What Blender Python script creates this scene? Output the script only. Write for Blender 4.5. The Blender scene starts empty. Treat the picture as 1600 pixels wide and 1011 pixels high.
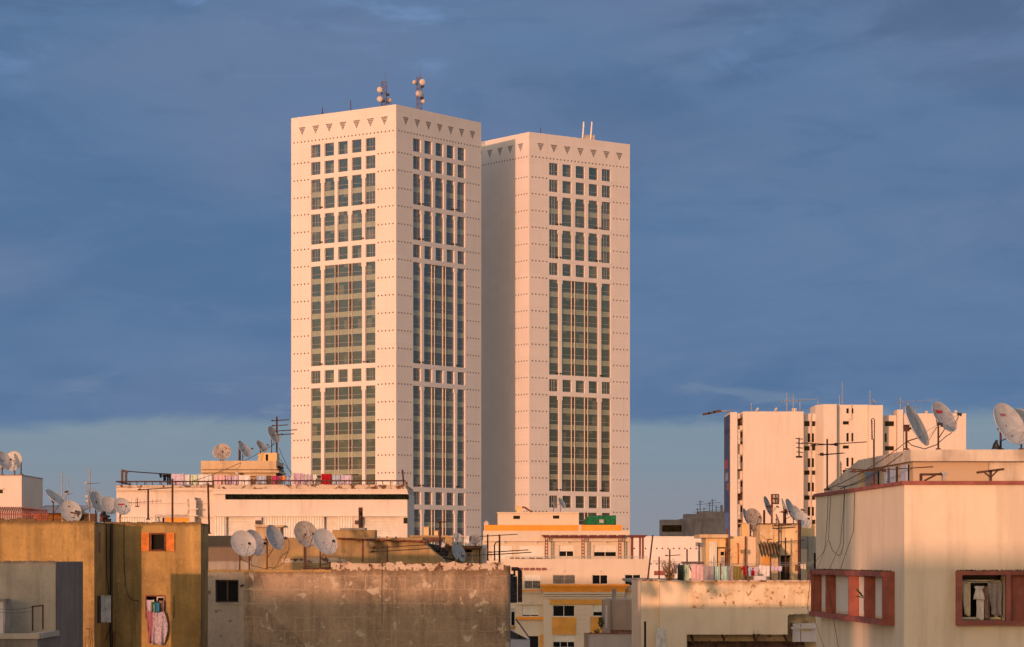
import bpy, math, random
from mathutils import Vector, Matrix
R = math.radians
rnd = random.Random(7)
sc = bpy.context.scene
COL = sc.collection
F, CX, HY, CZ = 4116.0, 800.0, 872.0, 22.0        # focal length and horizon in photo pixels, eye height

def PX(px, Y): return (px - CX) / F * Y
def PZ(py, Y): return CZ + (HY - py) / F * Y
def P(px, py, Y): return Vector((PX(px, Y), Y, PZ(py, Y)))

# ------------------------------------------------------------------ materials
MATS = {}
def _nt(name):
    m = bpy.data.materials.new(name); m.use_nodes = True
    nt = m.node_tree; b = nt.nodes['Principled BSDF']
    MATS[name] = m
    return m, nt, b
def N(nt, t, **kw):
    n = nt.nodes.new(t)
    for k, v in kw.items():
        if k in n.inputs: n.inputs[k].default_value = v
        else: setattr(n, k, v)
    return n
def c4(c): return (c[0], c[1], c[2], 1.0)
def ramp(nt, fac, lo, hi):
    n = nt.nodes.new('ShaderNodeMapRange'); n.interpolation_type = 'SMOOTHSTEP'
    n.inputs['From Min'].default_value = lo; n.inputs['From Max'].default_value = hi
    nt.links.new(fac, n.inputs['Value']); return n.outputs['Result']
def mixc(nt, fac, a, b):
    n = nt.nodes.new('ShaderNodeMix'); n.data_type = 'RGBA'
    if isinstance(fac, float): n.inputs[0].default_value = fac
    else: nt.links.new(fac, n.inputs[0])
    for i, v in ((6, a), (7, b)):
        if isinstance(v, (tuple, list)): n.inputs[i].default_value = c4(v)
        else: nt.links.new(v, n.inputs[i])
    return n.outputs[2]
def mul(nt, a, b):
    n = nt.nodes.new('ShaderNodeMath'); n.operation = 'MULTIPLY'
    for i, v in ((0, a), (1, b)):
        if isinstance(v, (int, float)): n.inputs[i].default_value = v
        else: nt.links.new(v, n.inputs[i])
    return n.outputs[0]
def noise(nt, scale, detail=6, rough=.6, stretch=(1, 1, 1), off=0.0, dist=0.0):
    tc = nt.nodes.new('ShaderNodeTexCoord'); mp = nt.nodes.new('ShaderNodeMapping')
    mp.inputs['Scale'].default_value = stretch; mp.inputs['Location'].default_value = (off, off*1.7, off*.6)
    nt.links.new(tc.outputs['Object'], mp.inputs['Vector'])
    n = nt.nodes.new('ShaderNodeTexNoise'); n.inputs['Scale'].default_value = scale
    n.inputs['Detail'].default_value = detail; n.inputs['Roughness'].default_value = rough
    n.inputs['Distortion'].default_value = dist
    nt.links.new(mp.outputs['Vector'], n.inputs['Vector']); return n.outputs['Fac']

def plain(name, col, rough=.6, metal=0.0, var=.15, scale=3.0, spec=.4):
    m, nt, b = _nt(name)
    f = noise(nt, scale, 5)
    dk = tuple(x*(1-var*1.6) for x in col); lt = tuple(min(1, x*(1+var)) for x in col)
    nt.links.new(mixc(nt, ramp(nt, f, .3, .7), dk, lt), b.inputs['Base Color'])
    b.inputs['Roughness'].default_value = rough; b.inputs['Metallic'].default_value = metal
    b.inputs['Specular IOR Level'].default_value = spec
    return m

def plaster(name, col, dirt, blot=.7, blot_amt=.5, streak=.4, speck=.12, peel=None, peel_lo=.62, peel_hi=.66, peel_scale=1.6, bump=.35, top=None, grid=None, patch=None):
    """weathered render: blotches, rain streaks, fine grain, peeled patches with a shape of their own, old patch-repair seams"""
    m, nt, b = _nt(name); L = nt.links
    c = mixc(nt, mul(nt, ramp(nt, noise(nt, blot, 8, .62, off=3), .38, .68), blot_amt), col, dirt)
    c = mixc(nt, mul(nt, ramp(nt, noise(nt, 2.2, 6, .6, (1, 1, .09), off=9), .47, .72), streak), c, tuple(x*.62 for x in dirt))
    fine = noise(nt, 9, 6, .7, off=5)
    c = mixc(nt, mul(nt, ramp(nt, fine, .45, .75), speck), c, tuple(x*.45 for x in dirt))
    c = mixc(nt, mul(nt, ramp(nt, noise(nt, 5, 5, .7, off=13), .52, .75), speck), c, tuple(min(1, x*1.35) for x in col))
    c = mixc(nt, mul(nt, ramp(nt, noise(nt, 17, 6, .75, off=51), .50, .72), speck*1.1), c, tuple(x*.5 for x in dirt))
    if grid:                                             # faint net of old cement lines
        tc = N(nt, 'ShaderNodeTexCoord'); sp_ = N(nt, 'ShaderNodeSeparateXYZ'); L.new(tc.outputs['Object'], sp_.inputs[0]); cb_ = N(nt, 'ShaderNodeCombineXYZ')
        for src, dst, o_ in (('X', 0, 61), ('Z', 1, 67)):
            ad = N(nt, 'ShaderNodeMath', operation='MULTIPLY_ADD'); L.new(noise(nt, 1.8, 6, .65, off=o_), ad.inputs[0]); ad.inputs[1].default_value = .30; L.new(sp_.outputs[src], ad.inputs[2]); L.new(ad.outputs[0], cb_.inputs[dst])
        v = N(nt, 'ShaderNodeTexBrick'); v.inputs['Scale'].default_value = grid; v.inputs['Brick Width'].default_value = .8; v.inputs['Row Height'].default_value = .55; v.inputs['Mortar Size'].default_value = .03; v.inputs['Mortar Smooth'].default_value = .8
        L.new(cb_.outputs[0], v.inputs['Vector']); ln = v.outputs['Fac']
        c = mixc(nt, mul(nt, mul(nt, ln, ramp(nt, noise(nt, .9, 4, off=21), .36, .58)), .42), c, tuple(min(1, x*1.45) for x in col))
    if patch:                                            # patch repairs: ragged cells of slightly different mortar
        tc = N(nt, 'ShaderNodeTexCoord'); mp = N(nt, 'ShaderNodeMapping'); mp.inputs['Scale'].default_value = (1, .02, 1.25); L.new(tc.outputs['Object'], mp.inputs['Vector'])
        nz = N(nt, 'ShaderNodeTexNoise'); nz.inputs['Scale'].default_value = 1.6; nz.inputs['Detail'].default_value = 8; L.new(mp.outputs['Vector'], nz.inputs['Vector'])
        ad = N(nt, 'ShaderNodeMix', data_type='VECTOR'); ad.inputs[0].default_value = .3; L.new(mp.outputs['Vector'], ad.inputs[4]); L.new(nz.outputs['Color'], ad.inputs[5])
        v = N(nt, 'ShaderNodeTexVoronoi'); v.inputs['Scale'].default_value = patch; v.distance = 'CHEBYCHEV'; L.new(ad.outputs[1], v.inputs['Vector']); sx = N(nt, 'ShaderNodeSeparateXYZ'); L.new(v.outputs['Color'], sx.inputs[0])
        c = mixc(nt, mul(nt, ramp(nt, sx.outputs['X'], .55, .75), .28), c, tuple(x*.72 for x in dirt)); c = mixc(nt, mul(nt, ramp(nt, sx.outputs['Y'], .6, .8), .25), c, tuple(min(1, x*1.15) for x in col))
        c = mixc(nt, mul(nt, ramp(nt, noise(nt, 1.7, 6, .62, (1, 1, .07), off=41), .54, .70), .38), c, tuple(min(1, x*1.45) for x in col))
    if peel:
        f = noise(nt, peel_scale, 9, .72, off=17, dist=.4)
        c = mixc(nt, ramp(nt, f, peel_lo, peel_hi), c, peel)
    if top:                                              # (z, height, colour): grime band creeping down from a parapet, ragged
        z, h, tcol = top
        tc = N(nt, 'ShaderNodeTexCoord'); sp = N(nt, 'ShaderNodeSeparateXYZ'); L.new(tc.outputs['Object'], sp.inputs[0])
        a = N(nt, 'ShaderNodeMath', operation='ADD'); L.new(sp.outputs['Z'], a.inputs[0])
        L.new(mul(nt, noise(nt, 2.2, 6, .65, (1, 1, .25), off=31), h*1.6), a.inputs[1])
        c = mixc(nt, mul(nt, ramp(nt, a.outputs[0], z - h + h*.8, z + h*.8), .8), c, tcol)
    L.new(c, b.inputs['Base Color']); b.inputs['Roughness'].default_value = .9; b.inputs['Specular IOR Level'].default_value = .25
    bp = N(nt, 'ShaderNodeBump'); bp.inputs['Strength'].default_value = bump; bp.inputs['Distance'].default_value = .03
    L.new(noise(nt, 4, 8, .7, off=2), bp.inputs['Height']); L.new(bp.outputs[0], b.inputs['Normal'])
    return m

def glass(name, col, ior=1.9, rough=.04, var=.25):
    m, nt, b = _nt(name)
    f = noise(nt, .35, 3)
    nt.links.new(mixc(nt, ramp(nt, f, .3, .7), tuple(x*(1-var) for x in col), tuple(x*(1+var) for x in col)), b.inputs['Base Color'])
    b.inputs['Roughness'].default_value = rough; b.inputs['IOR'].default_value = ior
    bp = N(nt, 'ShaderNodeBump'); bp.inputs['Strength'].default_value = .05; bp.inputs['Distance'].default_value = .3
    nt.links.new(noise(nt, .5, 2, off=4), bp.inputs['Height']); nt.links.new(bp.outputs[0], b.inputs['Normal'])
    return m

def pattern_cloth(name, a, bcol, scale):
    m, nt, b = _nt(name)
    tc = N(nt, 'ShaderNodeTexCoord'); v = N(nt, 'ShaderNodeTexVoronoi'); v.inputs['Scale'].default_value = scale
    nt.links.new(tc.outputs['Object'], v.inputs['Vector'])
    nt.links.new(mixc(nt, ramp(nt, v.outputs['Distance'], .25, .4), bcol, a), b.inputs['Base Color'])
    b.inputs['Roughness'].default_value = .95
    return m

def cladding(name):
    m, nt, b = _nt(name); L = nt.links
    c = mixc(nt, mul(nt, ramp(nt, noise(nt, .12, 6, .6, (1, 1, .5)), .4, .7), .35), (.69, .64, .60), (.635, .585, .54))
    c = mixc(nt, mul(nt, ramp(nt, noise(nt, .9, 5, .6, (1, 1, .05), off=8), .52, .75), .22), c, (.48, .42, .375))
    tc = N(nt, 'ShaderNodeTexCoord'); sp = N(nt, 'ShaderNodeSeparateXYZ'); L.new(tc.outputs['Object'], sp.inputs[0])
    md = N(nt, 'ShaderNodeMath', operation='PINGPONG'); L.new(sp.outputs['Z'], md.inputs[0]); md.inputs[1].default_value = .465
    j = ramp(nt, md.outputs[0], .03, .0)
    c = mixc(nt, mul(nt, j, .28), c, (.42, .36, .32))
    sn = N(nt, 'ShaderNodeVectorMath', operation='SNAP'); sn.inputs[1].default_value = (3.72, 3.72, 1.86); L.new(tc.outputs['Object'], sn.inputs[0]); wn = N(nt, 'ShaderNodeTexWhiteNoise', noise_dimensions='3D'); L.new(sn.outputs[0], wn.inputs['Vector'])
    c = mixc(nt, mul(nt, wn.outputs['Value'], .16), c, (.50, .455, .42))
    L.new(c, b.inputs['Base Color']); b.inputs['Roughness'].default_value = .75; b.inputs['Specular IOR Level'].default_value = .3
    return m

def tower_glass(name='tower_glass', blue=False):
    """coated office glazing: every pane its own tone, some with pale blinds drawn behind"""
    m, nt, b = _nt(name); L = nt.links
    tc = N(nt, 'ShaderNodeTexCoord'); sn = N(nt, 'ShaderNodeVectorMath', operation='SNAP'); sn.inputs[1].default_value = (1.27, 1.27, 1.86)
    L.new(tc.outputs['Object'], sn.inputs[0]); wn = N(nt, 'ShaderNodeTexWhiteNoise', noise_dimensions='3D'); L.new(sn.outputs[0], wn.inputs['Vector'])
    c = mixc(nt, wn.outputs['Value'], (.022, .038, .058), (.048, .062, .080))
    if blue: c = mixc(nt, .75, c, (.012, .035, .075))
    c = mixc(nt, mul(nt, ramp(nt, wn.outputs['Value'], .86, .90), .6), c, (.16, .15, .125))
    c = mixc(nt, mul(nt, ramp(nt, noise(nt, .10, 3), .4, .65), .5), c, (.075, .070, .062))
    L.new(c, b.inputs['Base Color']); b.inputs['Roughness'].default_value = .05; b.inputs['IOR'].default_value = 2.0
    bp = N(nt, 'ShaderNodeBump'); bp.inputs['Strength'].default_value = .05; bp.inputs['Distance'].default_value = .3
    L.new(noise(nt, .5, 2, off=4), bp.inputs['Height']); L.new(bp.outputs[0], b.inputs['Normal']); return m

M = dict(
    clad=cladding('tower_cladding'),
    dark=plain('dark_hole', (.03, .02, .015), .9),
    hole=plain('wall_hole', (.03, .014, .008), .9),
    tglass=tower_glass(), topglass=tower_glass('blue_tower_glass', True),
    spandrel=glass('spandrel_glass', (.25, .27, .205), 1.9, .06, .1),
    tframe=plain('tower_window_frame', (.36, .36, .38), .45),
    tpost=plain('tower_post', (.62, .55, .46), .6),
    mullion=plain('mullion_infill', (.060, .044, .040), .2),
    lamp=plain('lamp_body', (.05, .03, .025), .6),
    white=plain('white_paint', (.72, .70, .66), .6),
    wglass=glass('window_glass', (.008, .009, .011), 1.25, .08),
    shutter=plain('roller_shutter', (.66, .63, .57), .6, var=.05),
    concrete=plain('concrete', (.34, .31, .28), .9, var=.25, scale=1.2),
    rust=plain('rusty_steel', (.17, .055, .030), .85, var=.4, scale=6),
    darkrust=plain('dark_rusty_steel', (.07, .028, .02), .8, var=.4, scale=6),
    steel=plain('galvanised_steel', (.30, .30, .30), .5, .3),
    black=plain('black_plastic', (.012, .012, .013), .5),
    cable=plain('black_cable', (.03, .025, .022), .7),
    alu=plain('aluminium', (.42, .40, .38), .45, .5),
    dish=plain('dish_paint', (.36, .37, .39), .55, var=.14, scale=4),
    dishw=plain('white_dish_paint', (.46, .455, .45), .5, var=.10, scale=4),
    dishrust=plaster('rusty_dish_paint', (.42, .40, .37), (.28, .20, .15), 3, .6, .9, .3, (.22, .075, .03), .57, .63, 3.2, .1),
    dishmesh=plain('mesh_dish', (.22, .22, .22), .6, var=.3, scale=14),
    dishback=plain('dish_back', (.36, .36, .37), .6, var=.2),
    logo=plain('red_logo', (.45, .02, .03), .6),
    tan=plain('tan_drum', (.55, .47, .41), .6),
    green=plain('green_net', (.003, .13, .05), .85, var=.3, scale=5),
    pergola=plain('pergola_paint', (.17, .048, .036), .8, var=.25, scale=2),
    orange=plain('orange_paint', (.78, .30, .035), .75, var=.07, scale=.8),
    ochre=plain('ochre_paint', (.62, .30, .055), .8, var=.1, scale=.8),
    redpaint=plain('red_oxide_paint', (.27, .082, .064), .75, var=.18, scale=2),
    shutterwood=plain('orange_shutter', (.62, .20, .035), .75, var=.15, scale=4),
    brownroof=plain('brown_boards', (.13, .06, .035), .9, var=.4, scale=2),
    leaf=plain('leaf', (.045, .07, .022), .8, var=.5, scale=5),
    junk=plain('dark_junk', (.045, .04, .045), .9, var=.5, scale=4),
)
# ------------------------------------------------------------------ mesh builder
class MB:
    def __init__(s): s.v = []; s.f = []; s.m = []; s.sm = []
    def poly(s, pts, mi=0, sm=False):
        b = len(s.v); s.v += [Vector(p) for p in pts]; s.f.append(list(range(b, b+len(pts)))); s.m.append(mi); s.sm.append(sm)
    def grid(s, rows, mi=0, sm=True, closed=False):
        b = len(s.v); n = len(rows[0])
        for r in rows: s.v += [Vector(p) for p in r]
        for i in range(len(rows)-1):
            for j in range(n if closed else n-1):
                k = (j+1) % n
                s.f.append([b+i*n+j, b+i*n+k, b+(i+1)*n+k, b+(i+1)*n+j]); s.m.append(mi); s.sm.append(sm)
    def hexa(s, p, mi=0):          # p: 4 bottom + 4 top
        b = len(s.v); s.v += [Vector(q) for q in p]
        for f in ((3,2,1,0),(4,5,6,7),(0,1,5,4),(1,2,6,5),(2,3,7,6),(3,0,4,7)):
            s.f.append([b+i for i in f]); s.m.append(mi); s.sm.append(False)
    def box(s, x0, x1, y0, y1, z0, z1, mi=0):
        s.hexa([(x0,y0,z0),(x1,y0,z0),(x1,y1,z0),(x0,y1,z0),(x0,y0,z1),(x1,y0,z1),(x1,y1,z1),(x0,y1,z1)], mi)
    def obox(s, o, u, v, w, mi=0): # parallelepiped from corner o
        o, u, v, w = map(Vector, (o, u, v, w))
        s.hexa([o, o+u, o+u+v, o+v, o+w, o+u+w, o+u+v+w, o+v+w], mi)
    def tube(s, pts, r, n=6, mi=0, cap=True):
        pts = [Vector(p) for p in pts]; rings = []
        for i, p in enumerate(pts):
            d = (pts[min(i+1, len(pts)-1)] - pts[max(i-1, 0)]).normalized()
            a = d.cross(Vector((0,0,1)) if abs(d.z) < .95 else Vector((0,1,0))).normalized(); b = d.cross(a)
            rr = r[i] if isinstance(r, (list, tuple)) else r
            rings.append([p + (a*math.cos(2*math.pi*k/n) + b*math.sin(2*math.pi*k/n))*rr for k in range(n)])
        s.grid(rings, mi, True, True)
        if cap: s.poly(list(reversed(rings[0])), mi); s.poly(rings[-1], mi)
    def bar(s, p, q, w, h=None, mi=0):
        p, q = Vector(p), Vector(q); d = (q-p).normalized(); h = h or w
        a = d.cross(Vector((0,0,1)) if abs(d.z) < .95 else Vector((0,1,0))).normalized(); b = d.cross(a)
        c = [(-1,-1),(1,-1),(1,1),(-1,1)]
        s.hexa([p+a*w/2*i+b*h/2*j for i, j in c] + [q+a*w/2*i+b*h/2*j for i, j in c], mi)
    def wall(s, pos, W, v0, v1, holes, depth, mi=0, jmi=None):
        """wall with real openings. pos(s, z, d) -> point; holes (s0, s1, z0, z1); jambs go in by depth"""
        jmi = mi if jmi is None else jmi
        ss = sorted({0.0, W, *[h[0] for h in holes], *[h[1] for h in holes]}); ss = [x for x in ss if 0 <= x <= W]
        zs = sorted({v0, v1, *[h[2] for h in holes], *[h[3] for h in holes]}); zs = [z for z in zs if v0 <= z <= v1]
        for i in range(len(ss)-1):
            run = None
            for j in range(len(zs)-1):
                cs, cz = (ss[i]+ss[i+1])/2, (zs[j]+zs[j+1])/2
                solid = not any(h[0] < cs < h[1] and h[2] < cz < h[3] for h in holes)
                if solid and run is None: run = zs[j]
                if run is not None and (not solid or j == len(zs)-2):
                    e = zs[j] if not solid else zs[j+1]
                    s.poly([pos(ss[i], run, 0), pos(ss[i+1], run, 0), pos(ss[i+1], e, 0), pos(ss[i], e, 0)], mi); run = None
        for a, b, c, d in holes:
            s.poly([pos(a, c, 0), pos(a, d, 0), pos(a, d, depth), pos(a, c, depth)], jmi)
            s.poly([pos(b, d, 0), pos(b, c, 0), pos(b, c, depth), pos(b, d, depth)], jmi)
            s.poly([pos(b, c, 0), pos(a, c, 0), pos(a, c, depth), pos(b, c, depth)], jmi)
            s.poly([pos(a, d, 0), pos(b, d, 0), pos(b, d, depth), pos(a, d, depth)], jmi)

BASE = {}
def build(mb, name, mats, parent=None, local=False):
    if not isinstance(mats, (list, tuple)): mats = [mats]
    me = bpy.data.meshes.new(name)
    inv = None
    if parent is not None and not local: inv = BASE[parent.name].inverted()
    me.from_pydata([tuple(inv @ v) if inv else tuple(v) for v in mb.v], [], mb.f)
    for m in mats: me.materials.append(m)
    me.polygons.foreach_set('material_index', mb.m); me.polygons.foreach_set('use_smooth', mb.sm); me.update()
    o = bpy.data.objects.new(name, me); COL.objects.link(o)
    if parent is not None: o.parent = parent; BASE[o.name] = BASE[parent.name]
    else: BASE[o.name] = Matrix.Identity(4)
    return o
def single(mb, name, mats, label, cat, group=None, at=None):
    """a thing that is one mesh, its origin at its own base"""
    at = Vector(at) if at is not None else Vector((sum(v.x for v in mb.v)/len(mb.v), sum(v.y for v in mb.v)/len(mb.v), min(v.z for v in mb.v)))
    for v in mb.v: v -= at
    o = build(mb, name, mats); o.location = at; tag(o, label, cat, group, 'thing'); return o
def tag(o, label=None, cat=None, group=None, kind=None):
    if label: o['label'] = label
    if cat: o['category'] = cat
    if group: o['group'] = group
    if kind: o['kind'] = kind
    return o
def empty(name, loc, label, cat, group=None, rz=0.0):
    o = bpy.data.objects.new(name, None); COL.objects.link(o); o.location = loc; o.rotation_euler = (0, 0, rz); o.empty_display_size = .5
    BASE[o.name] = Matrix.Translation(Vector(loc)) @ Matrix.Rotation(rz, 4, 'Z')
    return tag(o, label, cat, group, 'thing')

# ------------------------------------------------------------------ camera, world, sun
cam = bpy.data.cameras.new('camera'); co = bpy.data.objects.new('camera', cam); COL.objects.link(co); sc.camera = co
co.location = (0, 0, CZ); co.rotation_euler = (R(90), 0, 0)
cam.sensor_width = 36; cam.lens = 36*F/1600; cam.shift_y = (HY-505.5)/1600; cam.clip_start = .5; cam.clip_end = 30000
SUN_AZ, SUN_EL = R(24.7), R(3.0)                       # behind the camera, 24.7 degrees to its left side, just above the horizon
to_sun = Vector((-math.sin(SUN_AZ)*math.cos(SUN_EL), -math.cos(SUN_AZ)*math.cos(SUN_EL), math.sin(SUN_EL)))
sl = bpy.data.lights.new('sun', 'SUN'); sl.energy = 2.02; sl.angle = R(.6); sl.color = (1.0, .465, .28)
so = bpy.data.objects.new('sun', sl); COL.objects.link(so); so.rotation_euler = (-to_sun).to_track_quat('-Z', 'Y').to_euler(); so.location = (-60, -130, 80)

w = bpy.data.worlds.new('World'); sc.world = w; w.use_nodes = True; nt = w.node_tree; L = nt.links
bg = nt.nodes['Background']; bg.inputs['Strength'].default_value = .15
sky = N(nt, 'ShaderNodeTexSky', sky_type='NISHITA', sun_disc=False, sun_elevation=SUN_EL, sun_rotation=R(180)+SUN_AZ, altitude=20, air_density=1.0, dust_density=1.6, ozone_density=2.0)
SKY_GAIN = 1.5
tc = N(nt, 'ShaderNodeTexCoord'); sp = N(nt, 'ShaderNodeSeparateXYZ'); L.new(tc.outputs['Generated'], sp.inputs[0])
def mth(op, a, b=None):
    n = N(nt, 'ShaderNodeMath', operation=op)
    for i, v in ((0, a), (1, b)):
        if v is None: continue
        if isinstance(v, (int, float)): n.inputs[i].default_value = v
        else: L.new(v, n.inputs[i])
    return n.outputs[0]
zz = mth('ADD', mth('MAXIMUM', sp.outputs['Z'], 0.0), .045)
cb = N(nt, 'ShaderNodeCombineXYZ'); L.new(mth('DIVIDE', sp.outputs['X'], zz), cb.inputs[0]); L.new(mth('DIVIDE', sp.outputs['Y'], zz), cb.inputs[1])
def wnoise(scale, detail, rough, stretch, off, dist=0.0):
    mp = N(nt, 'ShaderNodeMapping'); mp.inputs['Scale'].default_value = stretch; mp.inputs['Location'].default_value = off
    L.new(cb.outputs[0], mp.inputs['Vector'])
    n = N(nt, 'ShaderNodeTexNoise'); n.inputs['Scale'].default_value = scale; n.inputs['Detail'].default_value = detail; n.inputs['Roughness'].default_value = rough; n.inputs['Distortion'].default_value = dist
    L.new(mp.outputs[0], n.inputs['Vector']); return n.outputs['Fac']
K = 1/.255                                             # cloud radiance as displayed: Background Strength 0.15, exposure +0.77
def kc(c): return tuple(x*K for x in c)
def dnoise(scale, detail, rough, off, dist=0.0, flat=3.0):         # cloud lumps by view direction, flattened towards the horizon
    mp = N(nt, 'ShaderNodeMapping'); mp.inputs['Scale'].default_value = (scale, scale, scale*flat); mp.inputs['Location'].default_value = off
    L.new(tc.outputs['Generated'], mp.inputs['Vector'])
    n = N(nt, 'ShaderNodeTexNoise'); n.inputs['Scale'].default_value = 1.0; n.inputs['Detail'].default_value = detail; n.inputs['Roughness'].default_value = rough; n.inputs['Distortion'].default_value = dist
    L.new(mp.outputs[0], n.inputs['Vector']); return n.outputs['Fac']
n1 = dnoise(7, 7, .55, (3.1, 1.7, .4), .4, 3.6)
n2 = dnoise(18, 8, .60, (7.3, 2.2, 5.0), .5, 2.8)
n3 = dnoise(4, 5, .5, (1.2, 9.4, 2.0), .3, 3.0)
n4 = dnoise(11, 8, .62, (4.4, 6.1, 8.0), .6, 3.0)
n5 = wnoise(1.0, 6, .55, (.8, .30, 1), (3.1, 1.7, 0), .3)
cl = mixc(nt, ramp(nt, n1, .34, .66), kc((.087, .170, .316)), kc((.118, .204, .356)))
cl = mixc(nt, mul(nt, ramp(nt, n3, .48, .68), .45), cl, kc((.155, .202, .340)))
cl = mixc(nt, mul(nt, ramp(nt, n5, .50, .68), .30), cl, kc((.140, .215, .365)))
cl = mixc(nt, mul(nt, ramp(nt, n2, .48, .70), .34), cl, kc((.150, .222, .372)))
cl = mixc(nt, mul(nt, mul(nt, ramp(nt, n2, .46, .30), ramp(nt, sp.outputs['Z'], .05, .13)), .32), cl, kc((.070, .140, .272)))
hi = ramp(nt, sp.outputs['Z'], .150, .205)
cl = mixc(nt, mul(nt, mul(nt, ramp(nt, n1, .52, .40), hi), .55), cl, kc((.076, .126, .235)))
cl = mixc(nt, mul(nt, mul(nt, ramp(nt, n4, .54, .72), ramp(nt, sp.outputs['Z'], .165, .200)), .5), cl, kc((.23, .37, .66)))
low = mixc(nt, ramp(nt, sp.outputs['Z'], .01, .052), kc((.255, .275, .322)), kc((.208, .290, .360)))
en = mth('ADD', mth('MULTIPLY', mth('SUBTRACT', dnoise(9, 8, .62, (2.1, 3.3, 1.0), .5, 2.0), .5), .022), mth('MULTIPLY', sp.outputs['X'], -.006))
edge = mth('ADD', sp.outputs['Z'], en)
wisp = mul(nt, ramp(nt, dnoise(16, 8, .62, (6.5, 8.4, 3.0), .6, 5.0), .53, .68), mul(nt, ramp(nt, edge, .036, .050), ramp(nt, edge, .075, .058)))
vis = mixc(nt, ramp(nt, edge, .0495, .0560), low, cl)
vis = mixc(nt, mul(nt, wisp, .35), vis, kc((.26, .32, .41)))
nish = N(nt, 'ShaderNodeMix', data_type='RGBA', blend_type='MULTIPLY'); nish.inputs[0].default_value = 1.0
L.new(sky.outputs[0], nish.inputs[6]); nish.inputs[7].default_value = (SKY_GAIN, SKY_GAIN, SKY_GAIN, 1)
out = mixc(nt, ramp(nt, sp.outputs['Y'], -.1, .5), nish.outputs[2], vis)
fill_deck = mixc(nt, ramp(nt, n1, .3, .7), kc((.39, .365, .40)), kc((.51, .45, .46)))                # bright cloud layer added above the frame as fill light for shaded walls
out = mixc(nt, ramp(nt, sp.outputs['Z'], .23, .45), out, fill_deck)
L.new(out, bg.inputs['Color'])
vs = sc.view_settings; vs.view_transform = 'Standard'; vs.look = 'None'; vs.exposure = .766; vs.gamma = 1; vs.use_curve_mapping = False
sc.cycles.max_bounces = 6; sc.cycles.use_denoising = True

g = MB(); g.poly([(-9000,-3000,0),(9000,-3000,0),(9000,14000,0),(-9000,14000,0)])
tag(build(g, 'ground', plain('ground_asphalt', (.30, .265, .235), .95, var=.4, scale=.1)), kind='structure')

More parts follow.
